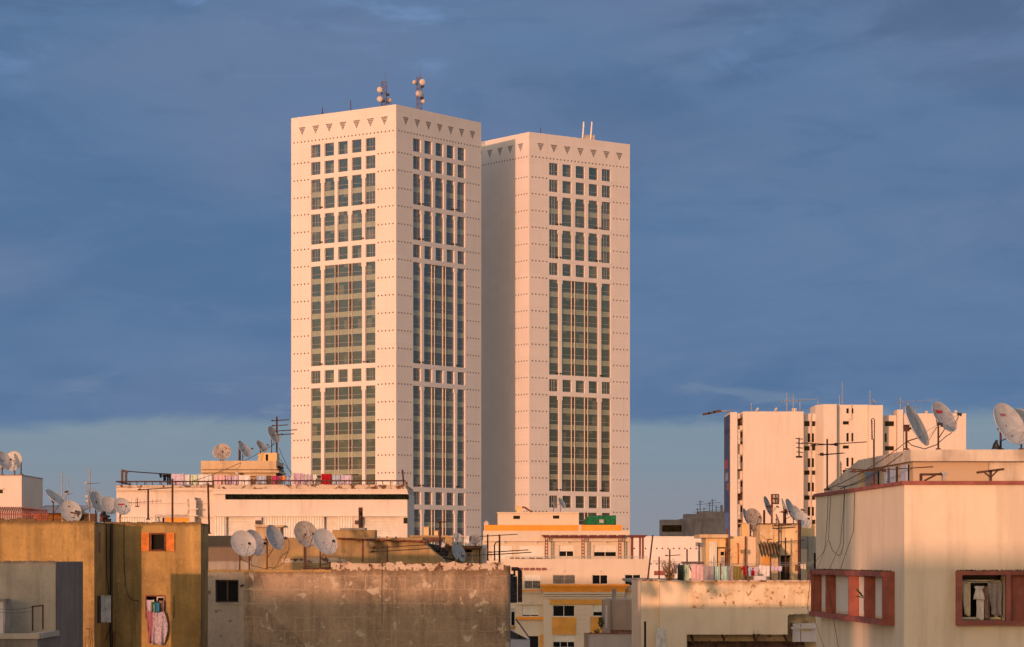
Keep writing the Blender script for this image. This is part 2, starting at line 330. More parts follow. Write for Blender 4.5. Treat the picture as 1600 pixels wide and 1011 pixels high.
# ------------------------------------------------------------------ twin towers
S, HT = 29.2, 116.74
PITCH, WW = 3.81, 2.65
S0 = (S - (4*PITCH+WW))/2
def facecoords(face):
    h = S/2
    if face == 'R': return lambda s, z, d: Vector((-h+s, -h+d, z))
    if face == 'L': return lambda s, z, d: Vector((-h+d, h-s, z))
    if face == 'B': return lambda s, z, d: Vector((h-s, h-d, z))
    return lambda s, z, d: Vector((h-d, -h+s, z))
MODS = [(0,1),(1,1),(2,2),(4,2),(6,1),(7,6),(13,1),(14,6),(20,1),(21,6)]
def tower(name, loc, rz, label, windowed):
    root = empty(name, loc, label, 'skyscraper', 'twin white office towers', rz)
    wm, T0, FH = MB(), 6.34, 3.72
    for face in 'LRBF':
        pos = facecoords(face); holes = []; wins = []
        if face in windowed:
            for k, n in MODS:
                zt = HT - (T0 + FH*k); zb = HT - (T0 + FH*(k+n-1) + 2.72)
                if n == 1:
                    for c in range(5): wins.append(('one', c, S0+c*PITCH, S0+c*PITCH+WW, zb, zt))
                else:
                    e = .17
                    if n == 2:
                        for c in range(5): wins.append(('two', c, S0+c*PITCH-(e if c else 0), S0+c*PITCH+WW+(e if c < 4 else 0), zb, zt))
                    else:
                        wins.append(('big', 0, S0, S0+WW+e, zb, zt)); wins.append(('mid', 1, S0+PITCH-e, S0+3*PITCH+WW+e, zb, zt)); wins.append(('big', 4, S0+4*PITCH-e, S0+4*PITCH+WW, zb, zt))
            holes = [x[2:] for x in wins]
        wm.wall(pos, S, 0, HT, holes, .46)
        for kind, c, a, b, zb, zt in wins:               # little haunches where the pilasters meet the lintel
            if kind in ('two', 'big', 'mid'):
                for side in (0, 1):
                    if (side == 0 and c == 0) or (side == 1 and c == 4): continue
                    x0 = a if side == 0 else b-.22
                    wm.obox(pos(x0, zt-.85, .03), pos(x0+.22, zt-.85, .03)-pos(x0, zt-.85, .03), pos(x0, zt-.85, .38)-pos(x0, zt-.85, .03), (0, 0, .85))
        def dot(s, z, r):
            wm.poly([pos(s-r, z-r, -.006), pos(s+r, z-r, -.006), pos(s+r, z+r, -.006), pos(s-r, z+r, -.006)], 1)
        for i in range(28): dot(.85+i*(S-1.7)/27, HT-5.4, .15)
        for k in range(28):
            z = HT-9.92-FH*k
            for i in range(5): dot(.85+i*1.0, z, .15); dot(S-.85-i*1.0, z, .15)
        for i in range(7):                               # inverted triangles of small holes
            cx, zt = S/2+(i-3)*PITCH, HT-2.35
            for r_ in range(5):
                for q in range(5-r_):
                    s_, z_ = cx+(q-(4-r_)/2)*.36, zt-r_*.34
                    wm.poly([pos(s_-.17, z_+.02, -.006), pos(s_, z_-.24, -.006), pos(s_+.17, z_+.02, -.006), pos(s_, z_+.16, -.006)], 1)
        for kind, c, a, b, zb, zt in wins:
            d = .40; gm, fm = MB(), MB()
            def q(s0, s1, z0, z1, dd, mi=0, mb=gm): mb.poly([pos(s0, z0, dd), pos(s1, z0, dd), pos(s1, z1, dd), pos(s0, z1, dd)], mi)
            def ln(s0, s1, z0, z1, t=.07, mi=0): fm.obox(pos(s0, z0, d-t), pos(s1, z0, d-t)-pos(s0, z0, d-t), pos(s0, z0, d-.004)-pos(s0, z0, d-t), (0, 0, z1-z0), mi)
            nf = {'one': 1, 'two': 2}.get(kind, 6)
            for fl in range(nf):
                ft = zt - fl*FH; fb = max(zb, ft-2.72)
                q(a, b, fb, ft, d, 0)
                ln(a+.06, b-.06, fb+.93, fb+.99)                         # transom
                if fl < nf-1: q(a, b, ft-FH, fb, d-.03, 1); ln(a+.06, b-.06, fb-.04, fb+.05); ln(a+.06, b-.06, ft-FH-.05, ft-FH+.04)
                if kind in ('one', 'two') and c in (0, 4):
                    for t_ in (.36, .62): ln(a+(b-a)*t_-.035, a+(b-a)*t_+.035, fb, ft)
            ln(a+.001, a+.06, zb, zt); ln(b-.06, b-.001, zb, zt); ln(a+.06, b-.06, zb+.001, zb+.06); ln(a+.06, b-.06, zt-.06, zt-.001)
            if kind == 'mid':
                for g_ in (1, 2):
                    cxs = S0+g_*PITCH+WW+(PITCH-WW)/2
                    for fl in range(nf):
                        ft = zt-fl*FH; q(cxs-.5, cxs+.5, max(zb, ft-2.72), ft, d-.05, 3)
                        if fl < nf-1: q(cxs-.5, cxs+.5, ft-FH, ft-2.72, d-.05, 1)
                    for sd in (-.52, .38): ln(cxs+sd+.02, cxs+sd+.12, zb, zt, .24, 1)
            wo = build(gm, 'window', [M['topglass' if zt > HT-7 else 'tglass'], M['spandrel'], M['hole'], M['mullion']], root, True)
            build(fm, 'frame', [M['tframe'], M['tpost']], wo, True)
            if kind in ('two', 'big'):                                    # floodlights at the foot of the pilasters
                for sx in ([b+.3, b-.35] if c in (0, 3) else [a-.3, a+.35] if c == 4 and kind == 'big' else []):
                    lm = MB(); o0 = pos(sx-.2, zb+.12, -.18 if (sx > b or sx < a) else .12)
                    ux = pos(1, 0, 0)-pos(0, 0, 0); dx = pos(0, 0, 1)-pos(0, 0, 0)
                    lm.obox(o0+Vector((0, 0, .12)), ux*.42, dx*.3, Vector((0, 0, .26))-dx*.06); lm.obox(o0+ux*.14+dx*.06, ux*.12, dx*.1, Vector((0, 0, .14)))
                    build(lm, 'floodlight', M['lamp'], root, True)
    h = S/2-.4
    wm.poly([(-h, -h, HT-.9), (h, -h, HT-.9), (h, h, HT-.9), (-h, h, HT-.9)])
    hh = S/2
    for a, b in (((-hh,-hh),(hh,-hh)),((hh,-hh),(hh,hh)),((hh,hh),(-hh,hh)),((-hh,hh),(-hh,-hh))):
        ia, ib = (a[0]*h/hh, a[1]*h/hh), (b[0]*h/hh, b[1]*h/hh)
        wm.poly([(*a, HT), (*b, HT), (*ib, HT), (*ia, HT)]); wm.poly([(*ib, HT), (*ia, HT), (*ia, HT-.9), (*ib, HT-.9)])
    build(wm, 'wall', [M['clad'], M['hole']], root, True)
    return root
def corner_centre(px, Y, rz):
    a = Vector((PX(px, Y), Y, 0)); u = Vector((math.cos(rz), math.sin(rz), 0)); v = Vector((-math.sin(rz), math.cos(rz), 0))
    return a + (u+v)*S/2
RZ1, RZ2 = R(53.2), R(37.5)
T1 = tower('office_tower', corner_centre(619, 550, RZ1), RZ1, 'white square tower with two dish laden masts, nearer and taller looking of the twins', 'LR')
T2 = tower('office_tower', corner_centre(827, 585.5, RZ2), RZ2, 'white square tower partly hidden behind its twin, two white poles on roof', 'R')

def radio_mast(px, w_px, pyt, pyb, Y, label, drums):
    k = Y/F; x = PX(px, Y); zb, zt = HT-.9, PZ(pyt, Y); wd = w_px*k/2
    root = empty('radio_mast', (x, Y, zb), label, 'antenna mast', 'lattice masts on the tower roof')
    m = MB()
    cs = [(-wd,-wd),(wd,-wd),(wd,wd),(-wd,wd)]
    for a, b in cs: m.tube([(x+a, Y+b, zb), (x+a, Y+b, zt)], .085, 5)
    n = max(4, int((zt-zb)/1.1))
    for i in range(n):
        z0, z1 = zb+(zt-zb)*i/n, zb+(zt-zb)*(i+1)/n
        for j in range(4):
            a, b = cs[j], cs[(j+1) % 4]
            m.tube([(x+a[0], Y+a[1], z0), (x+b[0], Y+b[1], z1)], .045, 4); m.tube([(x+a[0], Y+a[1], z1), (x+b[0], Y+b[1], z1)], .045, 4)
    m.tube([(x+wd*.4, Y, zt), (x+wd*.4, Y, zt+2.2)], .03, 4)
    build(m, 'lattice', plain('mast_paint', (.16, .10, .10), .7), root)
    for dx, dy, r, az, mt in drums:
        c = P(dx, dy, Y-1.2 if az < 90 else Y+.9); r *= k; n_ = Vector((math.sin(R(az)), -math.cos(R(az)), 0)); u = Vector((n_.y, -n_.x, 0)); up = Vector((0, 0, 1))
        d = MB()
        ring = lambda off, rr: [c+n_*off+(u*math.cos(t*math.pi/9)+up*math.sin(t*math.pi/9))*rr for t in range(18)]
        d.grid([ring(.45, r*.02), ring(.42, r*.6), ring(.32, r*.97), ring(.25, r), ring(-.25, r), ring(-.35, r*.55), ring(-.55, r*.3), ring(-.55, .01)], 0, True, True)
        d.tube([c-n_*.5, Vector((x+(wd if c.x > x else -wd), Y, c.z))], .08, 5, 1)
        build(d, 'drum', [mt, M['darkrust']], root)
radio_mast(600, 8, 128, 166, 565, 'lattice mast with two tan drums stacked on one side', [(593.6, 140.6, 4.7, 5, M['tan']), (593.6, 155, 4.7, 5, M['tan']), (608, 157.3, 4.7, 120, M['dishback']), (605.5, 148, 2, 60, M['lamp']), (599, 158, 2, 60, M['lamp'])])
radio_mast(655, 7.5, 121, 171, 570, 'taller lattice mast with one round drum near its top', [(660, 128.5, 4.8, 5, M['tan']), (648, 128.5, 3.4, -62, M['tan']), (656.5, 147, 5.0, 40, M['dishback']), (653.5, 146, 4.2, -50, M['tan']), (661.5, 158.5, 3, 70, M['tan']), (660, 135.5, 1.7, 50, M['lamp']), (659, 153, 2.2, 50, M['lamp'])])

m = MB(); Yt = 600; a, b = P(909.5, 218, Yt), P(929, 212, Yt); zb = HT-.9
rt = empty('roof_aerial', (PX(918, Yt), Yt, zb), 'grey plant box with two upright white poles on rear tower roof', 'aerial')
m.box(a.x, b.x, Yt-1.2, Yt+1.2, zb, b.z); build(m, 'plant_box', M['concrete'], rt)
for p0, p1 in ((910, 912), (922.5, 924.8)):
    q = MB(); q.tube([(PX(p0, Yt), Yt-1.35, b.z-1.5), (PX(p1, Yt), Yt-1.35, PZ(192, Yt))], .2, 6); build(q, 'pole', M['white'], rt)
for px, pyt, Y, lab in ((504, 168, 566, 'short dark lightning rod at west end of nearer tower roof'), (548, 157, 566, 'thin lightning rod with spread foot on nearer tower roof'), (845, 200, 600, 'thin rod standing on rear tower roof near its front corner')):
    q = MB(); q.tube([(PX(px, Y), Y, HT-.9), (PX(px, Y), Y, PZ(pyt, Y))], .09, 5)
    for s_ in (-.8, .8): q.tube([(PX(px, Y)+s_, Y, HT-.9), (PX(px, Y), Y, HT+1.2)], .05, 4)
    single(q, 'lightning_rod', M['darkrust'], lab, 'lightning rod', 'lightning rods on the tower roofs')
# ------------------------------------------------------------------ helpers for the rooftops
def hole(px0, px1, py0, py1, Y): return (PX(px0, Y), PX(px1, Y), PZ(py1, Y), PZ(py0, Y))
def block(root, name, mat, Y, px0, px1, pyt, depth, zbot=0.0, holes=(), rec=.2, pyb=None, mats=None):
    """box building with real openings in its front wall (plane y = Y); holes in photo pixels -> returns them in metres"""
    x0, x1, zt = PX(px0, Y), PX(px1, Y), PZ(pyt, Y)
    if pyb is not None: zbot = PZ(pyb, Y)
    hs = [hole(*h[:4], Y) for h in holes]
    mb = MB()
    mb.wall(lambda s, z, d: Vector((x0+s, Y+d, z)), x1-x0, zbot, zt, [(a-x0, b-x0, c, d) for a, b, c, d in hs], rec)
    mb.poly([(x1,Y,zbot),(x1,Y+depth,zbot),(x1,Y+depth,zt),(x1,Y,zt)]); mb.poly([(x0,Y+depth,zbot),(x0,Y,zbot),(x0,Y,zt),(x0,Y+depth,zt)])
    mb.poly([(x1,Y+depth,zbot),(x0,Y+depth,zbot),(x0,Y+depth,zt),(x1,Y+depth,zt)]); mb.poly([(x0,Y,zt),(x1,Y,zt),(x1,Y+depth,zt),(x0,Y+depth,zt)])
    if zbot > .5: mb.poly([(x0,Y+depth,zbot),(x1,Y+depth,zbot),(x1,Y,zbot),(x0,Y,zbot)])
    o = build(mb, name, mats or mat, root); return o, hs
def slab(root, name, mat, px0, px1, pyt, pyb, Y, depth, lip=0.0):
    mb = MB(); mb.box(PX(px0, Y), PX(px1, Y), Y-lip, Y+depth, PZ(pyb, Y), PZ(pyt, Y)); return build(mb, name, mat, root)
def window(root, h, Y, kind='slide', frac=.5, rec=.2, fmat=None, fr=None, n=2):
    x0, x1, z0, z1 = h; y = Y+rec-.03; fmat = fmat or M['white']; fr = fr or min(.06, (x1-x0)*.06)
    gm = MB(); gm.poly([(x0,y,z0),(x1,y,z0),(x1,y,z1),(x0,y,z1)]); go = build(gm, 'window', M['wglass'], root)
    if kind != 'dark':
        fm = MB(); ya = y-.05
        zt = z1-(z1-z0)*frac if kind == 'shut' else z1
        for a, b, c, d in ((x0, x0+fr, z0, zt), (x1-fr, x1, z0, zt), (x0+fr, x1-fr, z0, z0+fr), (x0+fr, x1-fr, zt-fr, zt)): fm.box(a, b, ya, y-.003, c, d)
        for i in range(1, n): xm = x0+(x1-x0)*i/n; fm.box(xm-fr/2, xm+fr/2, ya-.01, y-.004, z0+fr, zt-fr)
        build(fm, 'frame', fmat, go)
    if kind == 'shut':
        sm = MB(); k = max(2, int((z1-zt)/.09))
        for i in range(k):
            a, b = zt+(z1-zt)*i/k, zt+(z1-zt)*(i+1)/k; sm.hexa([(x0+.004,y-.09,a),(x1-.004,y-.09,a),(x1-.004,y-.06,a),(x0+.004,y-.06,a),(x0+.004,y-.075,b-.01),(x1-.004,y-.075,b-.01),(x1-.004,y-.06,b),(x0+.004,y-.06,b)])
        build(sm, 'roller_shutter', M['shutter'], go)
    if kind == 'grille':
        sm = MB(); y2 = y-.14; st = .16; nx = int((x1-x0)/st); nz = int((z1-z0)/st)
        for i in range(nx+1): sm.box(x0+i*st-.012, x0+i*st+.012, y2, y2+.02, z0, z1)
        for j in range(nz+1): sm.box(x0, x1, y2+.021, y2+.04, z0+j*st-.012, z0+j*st+.012)
        for i in range(nx):
            for j in range(nz):
                if (i+j) % 2: sm.bar((x0+i*st, y2-.01, z0+j*st), (x0+(i+1)*st, y2-.01, z0+(j+1)*st), .03)
        build(sm, 'grille', M['steel'], go)
    return go
def corr(mb, x0, x1, y, z0, z1, pitch=.25, amp=.05, dy=0.0, mi=0):
    n = max(4, int((x1-x0)/pitch*6)); rows = [[], []]
    for i in range(n+1):
        x = x0+(x1-x0)*i/n; o = amp*math.sin((x-x0)/pitch*2*math.pi)
        rows[0].append((x, y+o, z0)); rows[1].append((x, y+dy+o, z1))
    mb.grid(rows, mi, True)
def cablething(pts, r, label, cat='cable', name='cable', mat=None, group=None, n=4):
    mb = MB(); mb.tube(pts, r, n); return single(mb, name, mat or M['cable'], label, cat, group)
def sag(a, b, s, n=9):
    a, b = Vector(a), Vector(b); return [a.lerp(b, i/n)-Vector((0, 0, s*4*(i/n)*(1-i/n))) for i in range(n+1)]

def dish(px, py, rpx, Y, az, el, base_py, label, mat='dish', group='satellite dishes on the rooftops', logo=None, arm=True, base_px=None, roll=0.0, back='dishback'):
    """offset dish: dished reflector with rolled rim, stay arm with feed, bracket, post"""
    k = Y/F; r = rpx*k; c = P(px, py, Y); az, el = R(az), R(el)
    n_ = Vector((math.sin(az)*math.cos(el), -math.cos(az)*math.cos(el), math.sin(el)))
    u = Vector((math.cos(az), math.sin(az), 0)); v = u.cross(n_) * -1
    if v.z < 0: v = -v
    zb = PZ(base_py, Y); bk = c-n_*r*.34
    bx = PX(base_px, Y) if base_px else bk.x
    root = empty('satellite_dish', (bx, bk.y, zb), label, 'satellite dish', group)
    mb = MB(); NR, NA = 7, 36
    def pt(rho, t, off): return c + (u*math.cos(t)*.96+v*math.sin(t))*r*rho + n_*(r*.20*(rho*rho-1)+off)
    ang = [2*math.pi*i/NA for i in range(NA)]
    th = max(.012, r*.022)
    mb.grid([[pt(max(.001, i/NR), t, 0) for t in ang] for i in range(NR+1)], 0, True, True)
    mb.grid([[pt(1, t, 0) for t in ang], [pt(1.035, t, th*.2) for t in ang], [pt(1.035, t, -th*1.4) for t in ang], [pt(.985, t, -th*1.6) for t in ang]], 2, False, True)
    mb.grid([[pt(max(.001, i/NR), t, -th) for t in ang] for i in range(NR, -1, -1)], 1, True, True)
    build(mb, 'reflector', [M[mat], M[back], M['dishw'] if mat in ('dish', 'dishw') else M[mat]], root)
    if logo:
        lm = MB(); cols = logo if isinstance(logo, list) else [(-.28, .0, .50, .13)]
        for a_, b_, w_, h_ in cols:
            q = [(a_, b_), (a_+w_, b_), (a_+w_, b_+h_), (a_, b_+h_)]
            pts = []
            for s_, t_ in q:
                rho = math.hypot(s_, t_); pts.append(c+(u*s_*.96+v*t_)*r+n_*(r*.20*(rho*rho-1)+.02))
            lm.poly(pts)
        build(lm, 'logo', M['logo'] if not isinstance(logo, list) or len(logo) > 1 else M['black'], root)
    low = pt(1.0, -math.pi/2, 0); foc = c+n_*r*.95-v*r*.42
    am = MB()
    if arm:
        am.tube([low-n_*.02, foc], max(.014, r*.022), 5)
        am.tube([pt(.98, -math.pi/2+.9, 0), foc], max(.007, r*.010), 4); am.tube([pt(.98, -math.pi/2-.9, 0), foc], max(.007, r*.010), 4)
        a_o = build(am, 'feed_arm', M['darkrust'] if mat == 'dishrust' else M['steel'], root)
        lb = MB(); d_ = (c-foc).normalized(); lb.tube([foc-d_*r*.15, foc-d_*r*.03, foc, foc+d_*r*.10], [r*.05, r*.05, r*.085, r*.085], 8); lb.obox(foc-d_*r*.12-Vector((r*.05, 0, r*.14)), (r*.1, 0, 0), (0, r*.1, 0), (0, 0, r*.14))
        build(lb, 'feed', M['black'], a_o)
    pm = MB(); pr = max(.028, r*.05)
    bt = Vector((bx, bk.y, bk.z+r*.1)); pm.tube([(bx, bk.y, zb), bt], pr, 7)
    pm.tube([bt-Vector((0, 0, r*.15)), c-n_*r*.2], pr*1.3, 6); pm.tube([(bx, bk.y, zb+(bt.z-zb)*.35), c-n_*r*.1-v*r*.55], pr*.55, 5)
    pm.obox(bt-Vector((r*.12, r*.12, r*.22)), (r*.24, 0, 0), (0, r*.24, 0), (0, 0, r*.3)); pm.box(bx-pr*2.4, bx+pr*2.4, bk.y-pr*2.4, bk.y+pr*2.4, zb-.004, zb+.04)
    build(pm, 'post', M['darkrust'], root)
    return root

def aerial(px, pyt, pyb, Y, label, booms=(), r=.022, mat='darkrust', px_top=None, group='television aerials on the rooftops'):
    """mast with yagi booms (py, azimuth deg, length m, elements, element length, vertical?)"""
    x = PX(px, Y); xt = PX(px_top, Y) if px_top else x
    zt, zb = PZ(pyt, Y), PZ(pyb, Y)
    root = empty('television_aerial', (x, Y, zb), label, 'aerial', group)
    mb = MB(); mb.tube([(x, Y, zb), (xt, Y, zt)], r, 6); mb.box(x-.09, x+.09, Y-.09, Y+.09, zb-.003, zb+.05); build(mb, 'mast', M[mat], root)
    for py, az, ln, ne, el, vert in booms:
        z = PZ(py, Y); t = (z-zb)/(zt-zb); c = Vector((x+(xt-x)*t, Y-.05, z)); d = Vector((math.sin(R(az)), math.cos(R(az)), .06)); e = Vector((0, 0, 1)) if vert else Vector((math.cos(R(az)), -math.sin(R(az)), 0))
        b = MB(); b.tube([c-d*ln*.3, c+d*ln*.7], max(.012, r*.55), 5)
        for i in range(ne):
            p = c+d*ln*(-.28+.96*i/max(1, ne-1)); l = el*(1.25-.6*i/max(1, ne))/2; b.tube([p-e*l, p+e*l], max(.006, r*.3), 4)
        p = c-d*ln*.24; b.box(p.x-.05, p.x+.05, p.y-.04, p.y+.04, p.z-.03, p.z+.06)
        build(b, 'boom', M['steel'] if mat == 'steel' else M['darkrust'], root)
    return root

def cloth(px0, px1, py0, py1, Y, mat, name, label, cat, group, shape='sheet', fold=.03, skew=0.0, seed=0, dy=0.0):
    x0, x1, zt, zb = PX(px0, Y), PX(px1, Y), PZ(py0, Y), PZ(py1, Y); W, H = x1-x0, zt-zb
    rr = random.Random(seed*31+int(px0)); ph = [rr.uniform(0, 6.28) for _ in range(6)]; fq = [rr.uniform(1.5, 3.2)*6.28/max(W, .3)*.5 for _ in range(3)]
    mb = MB()
    def pt(s, t):
        x = x0+W*s+skew*W*t; z = zt-H*t
        amp = fold*(.35+.9*t)
        y = Y+dy+amp*(math.sin(fq[0]*W*s*2+ph[0]+t*1.2)+.6*math.sin(fq[1]*W*s*4+ph[1]-t*.8)+.3*math.sin(9*t+ph[2]))
        z += (-.035*math.sin(math.pi*s)*(1-t) + .03*math.sin(5*s+ph[3])*t)*min(1, H)
        return Vector((x, y, z))
    def patch(sl, sr, t0, t1, ns=10, nt_=10):
        mb.grid([[pt(sl(t)+(sr(t)-sl(t))*i/ns, t) for i in range(ns+1)] for t in [t0+(t1-t0)*j/nt_ for j in range(nt_+1)]], 0, True)
    C = lambda k: (lambda t: k)
    if shape == 'sheet': patch(C(0), C(1), 0, 1, 16, 10)
    elif shape == 'shirt':
        patch(C(.24), C(.76), 0, 1); patch(lambda t: .24-.22*min(1, t*2.4+.15), C(.24), .02, .42, 5, 5); patch(C(.76), lambda t: .76+.22*min(1, t*2.4+.15), .02, .42, 5, 5)
    elif shape == 'trousers':
        patch(C(.05), C(.95), 0, .3); patch(C(.05), lambda t: .49-.05*t, .3, 1, 5); patch(lambda t: .51+.05*t, C(.95), .3, 1, 5)
    elif shape == 'dress':
        patch(lambda t: .30-.30*t, lambda t: .70+.30*t, 0, 1, 12, 12); patch(lambda t: .12+.1*t, lambda t: .30-.3*t, .02, .2, 4, 4); patch(lambda t: .7+.3*t, lambda t: .88-.1*t, .02, .2, 4, 4)
    elif shape == 'gown': patch(lambda t: .02+.04*math.sin(5*t), lambda t: .76+.24*math.sin(math.pi*min(1, t*1.05)), 0, 1, 14, 14)
    elif shape == 'drape': patch(lambda t: .0+.28*t, lambda t: 1-.05*t*t, 0, 1, 12, 12)
    ob = single(mb, name, mat, label, cat, group)
    sd = ob.modifiers.new('thickness', 'SOLIDIFY'); sd.thickness = .006
    return ob
def fabric(name, col): 
    return plain('fabric_'+name, col, .95, var=.08, scale=5, spec=.1)
FB = {k: fabric(k, c) for k, c in dict(white=(.66,.63,.63), pink=(.62,.42,.44), rose=(.34,.14,.18), mint=(.48,.60,.46), black=(.012,.012,.012), lilac=(.52,.44,.56), blue=(.36,.42,.55), brown=(.15,.09,.05),
      orange=(.80,.24,.04), red=(.34,.012,.02), magenta=(.40,.04,.12), aqua=(.36,.56,.52), grey=(.30,.27,.29), olive=(.20,.17,.05), cream=(.62,.55,.40), dgreen=(.02,.12,.05), cyan=(.04,.22,.45), darkgreen=(.05,.06,.045), plum=(.23,.07,.12)).items()}
FB['floral'] = pattern_cloth('fabric_floral', (.46,.40,.47), (.09,.04,.11), 15); FB['leopard'] = pattern_cloth('fabric_leopard', (.25,.16,.13), (.05,.03,.03), 26); FB['paisley'] = pattern_cloth('fabric_paisley', (.50,.36,.46), (.20,.12,.30), 14)

# ------------------------------------------------------------------ wall finishes
W_brown = plaster('brown_render', (.44, .29, .105), (.23, .155, .065), .7, .75, .6, .35, (.52, .38, .19), .62, .68, 1.2, .8, top=(PZ(816, 110), .22, (.10, .065, .035)), patch=.5)
W_grey = plaster('grey_render', (.42, .38, .32), (.29, .26, .22), .8, .6, .45, .2, None, bump=.5, patch=.6, top=(PZ(877, 95), .12, (.16, .11, .07)))
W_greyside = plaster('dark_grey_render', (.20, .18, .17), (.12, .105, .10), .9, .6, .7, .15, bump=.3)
W_centre = plaster('old_cement_render', (.38, .29, .20), (.19, .14, .10), .8, .85, .75, .55, (.47, .40, .31), .58, .62, 1.6, 1.0, top=(PZ(886, 105), .45, (.16, .095, .045)), grid=1.0, patch=.42)
W_strip = plaster('pale_patched_render', (.38, .32, .255), (.27, .22, .17), .9, .5, .3, .2, (.15, .11, .08), .59, .62, 2.6, .7)
W_back = plaster('ochre_stained_render', (.42, .29, .13), (.22, .16, .10), .6, .8, .5, .3, (.27, .25, .22), .57, .64, .6, .5, patch=.45)
W_cope = plaster('peeling_whitewash', (.56, .46, .37), (.40, .28, .19), 1.2, .5, .2, .2, (.11, .055, .03), .52, .56, 2.6, .6)
W_white = plaster('white_render', (.66, .59, .53), (.53, .45, .38), .5, .35, .3, .07, bump=.15)
W_whitegrim = plaster('grimy_white_render', (.66, .58, .49), (.40, .31, .22), .8, .5, .5, .15, bump=.25)
W_cream = plaster('cream_render', (.61, .53, .43), (.52, .44, .35), .4, .3, .12, .04, bump=.08)
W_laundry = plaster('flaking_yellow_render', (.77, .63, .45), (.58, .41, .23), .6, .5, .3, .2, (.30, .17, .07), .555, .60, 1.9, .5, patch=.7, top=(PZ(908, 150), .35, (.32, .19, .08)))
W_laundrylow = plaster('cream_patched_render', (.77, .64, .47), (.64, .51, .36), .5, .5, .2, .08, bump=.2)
W_hut = plaster('yellow_limewash', (.68, .50, .26), (.50, .34, .16), .7, .5, .4, .15, bump=.3)
W_roofblk = plaster('stained_yellow_render', (.66, .50, .30), (.45, .30, .15), .8, .6, .5, .2, (.28, .17, .09), .56, .61, 1.8, .4, patch=.6)
W_right = plaster('smooth_white_render', (.70, .605, .475), (.58, .49, .37), .35, .5, .35, .05, bump=.12, top=(PZ(752, 70), .14, (.38, .27, .18)))
W_rslab = plaster('grimy_slab_render', (.58, .51, .43), (.36, .29, .22), .8, .6, .6, .12, bump=.2)
W_block = plaster('apricot_render', (.65, .565, .49), (.58, .49, .41), .1, .4, .2, .05, bump=.1)
W_far = plaster('far_grey_render', (.36, .30, .27), (.20, .16, .14), .3, .6, .6, .2, bump=.1)
W_pent = plaster('beige_stone_render', (.58, .44, .28), (.42, .29, .16), .7, .5, .5, .15, bump=.25)
W_lilac = plaster('lilac_white_render', (.58, .54, .55), (.47, .43, .43), .7, .5, .2, .05, bump=.15)

# ------------------------------------------------------------------ twin tower podium and far grey block
pr = empty('podium_building', (PX(1040, 500), 500, 0), 'low white block pierced by rows of dark dots beside the towers', 'building')
Y = 500; mb = MB(); xa, xb = PX(985, Y), PX(1105, Y); zt = PZ(840, Y)
mb.box(xa, xb, Y, Y+30, 0, zt)
for py in (857, 881, 905):
    for i in range(14):
        x, z = PX(991+i*8.8, Y), PZ(py, Y); r_ = .13; mb.poly([(x-r_,Y-.006,z-r_),(x+r_,Y-.006,z-r_),(x+r_,Y-.006,z+r_),(x-r_,Y-.006,z+r_)], 1)
build(mb, 'wall', [M['clad'], M['hole']], pr)
mb = MB(); mb.box(xa-.05, xb+.05, Y-.05, Y+30.05, zt, zt+.25); build(mb, 'coping', M['clad'], pr)

Y = 700; gr = empty('grey_apartment_block', (PX(1085, Y), Y, 0), 'weathered grey concrete block with balcony and rooftop aerials, far between towers and white block', 'building')
block(gr, 'wall', W_far, Y, 1067, 1136, 810, 22); block(gr, 'roof_house', W_far, Y+6, 1071, 1136, 803, 10, pyb=811); block(gr, 'upper_roof_house', W_far, Y+7, 1092, 1136, 799, 8, pyb=804)
o, hs = block(gr, 'balcony', W_far, Y-1, 1033, 1067, 812, 8, holes=[(1034.5, 1065.5, 820.5, 831)], rec=4, pyb=838)
window(gr, hs[0], Y-1, 'slide', rec=4, n=4, fmat=M['lamp'])
slab(gr, 'balcony_parapet', W_far, 1033, 1067, 831, 837, Y-1.2, .19)
slab(gr, 'ledge', W_white, 1050, 1100, 839, 843, Y-1.1, 3)
block(gr, 'lower_wall', W_far, Y+.3, 1040, 1068, 838, 6)
slab(gr, 'chimney', W_far, 1126, 1129.5, 789, 803, Y+8, 1)
for px, t in ((1094, 782), (1109, 784), (1113, 780), (1100, 793), (1119, 791), (1090, 794)):
    aerial(px, t, 801, Y+8, 'thin aerial among the cluster on the far grey block roof', [(t+6, rnd.uniform(60, 120), 3.4, 5, 1.5, 0), (t+2, rnd.uniform(60, 120), 1.6, 4, .8, 0)], .09, group='aerials on the grey block roof')

# ------------------------------------------------------------------ white apartment block with the banner
Y = 340; wb = empty('white_apartment_block', (PX(1300, Y), Y, 0), 'tall white apartment block with slit windows and blue banner down its side', 'building')
hz, vt = [(658, 666), (697, 704), (735, 742), (774, 781), (812, 819)], [(677, 691), (716, 730), (754, 768), (792, 806)]
D = 9.0
block(wb, 'wall', W_block, Y, 1141, 1152, 644, D, rec=.3)
hb = [(1153.2, 1160.2, a+dy_, b+dy_) for a, b in ((653, 665), (675, 684), (690, 694), (713, 722), (733, 736), (752, 761), (769, 782), (791, 800), (812, 824)) for dy_ in (0,)]
o, hs = block(wb, 'balcony_bay', W_block, Y+.9, 1152, 1161, 646, D, holes=hb, rec=.3)
for h in hs: g_ = window(wb, h, Y+.9, 'dark', rec=.3); g_.data.materials[0] = M['brownroof']
for a, b in ((646, 654), (671, 694), (709.5, 733), (749, 771), (788, 811)): slab(wb, 'balcony_screen', M['tan'], 1152.4, 1156.6, a, b, Y+.1, .5)
o, hs = block(wb, 'gable_wall', W_block, Y, 1161, 1255.5, 643, D)
h3 = [(1256.6, 1265.3, a, b) for a, b in hz] + [(1269, 1276.2, a, b) for a, b in hz] + [(1262, 1266, a, b) for a, b in vt] + [(1268.6, 1272, a, b) for a, b in vt]
o, hs = block(wb, 'stair_bay', W_white, Y+1.8, 1255.5, 1277, 646.5, D-1.8, holes=h3, rec=.3)
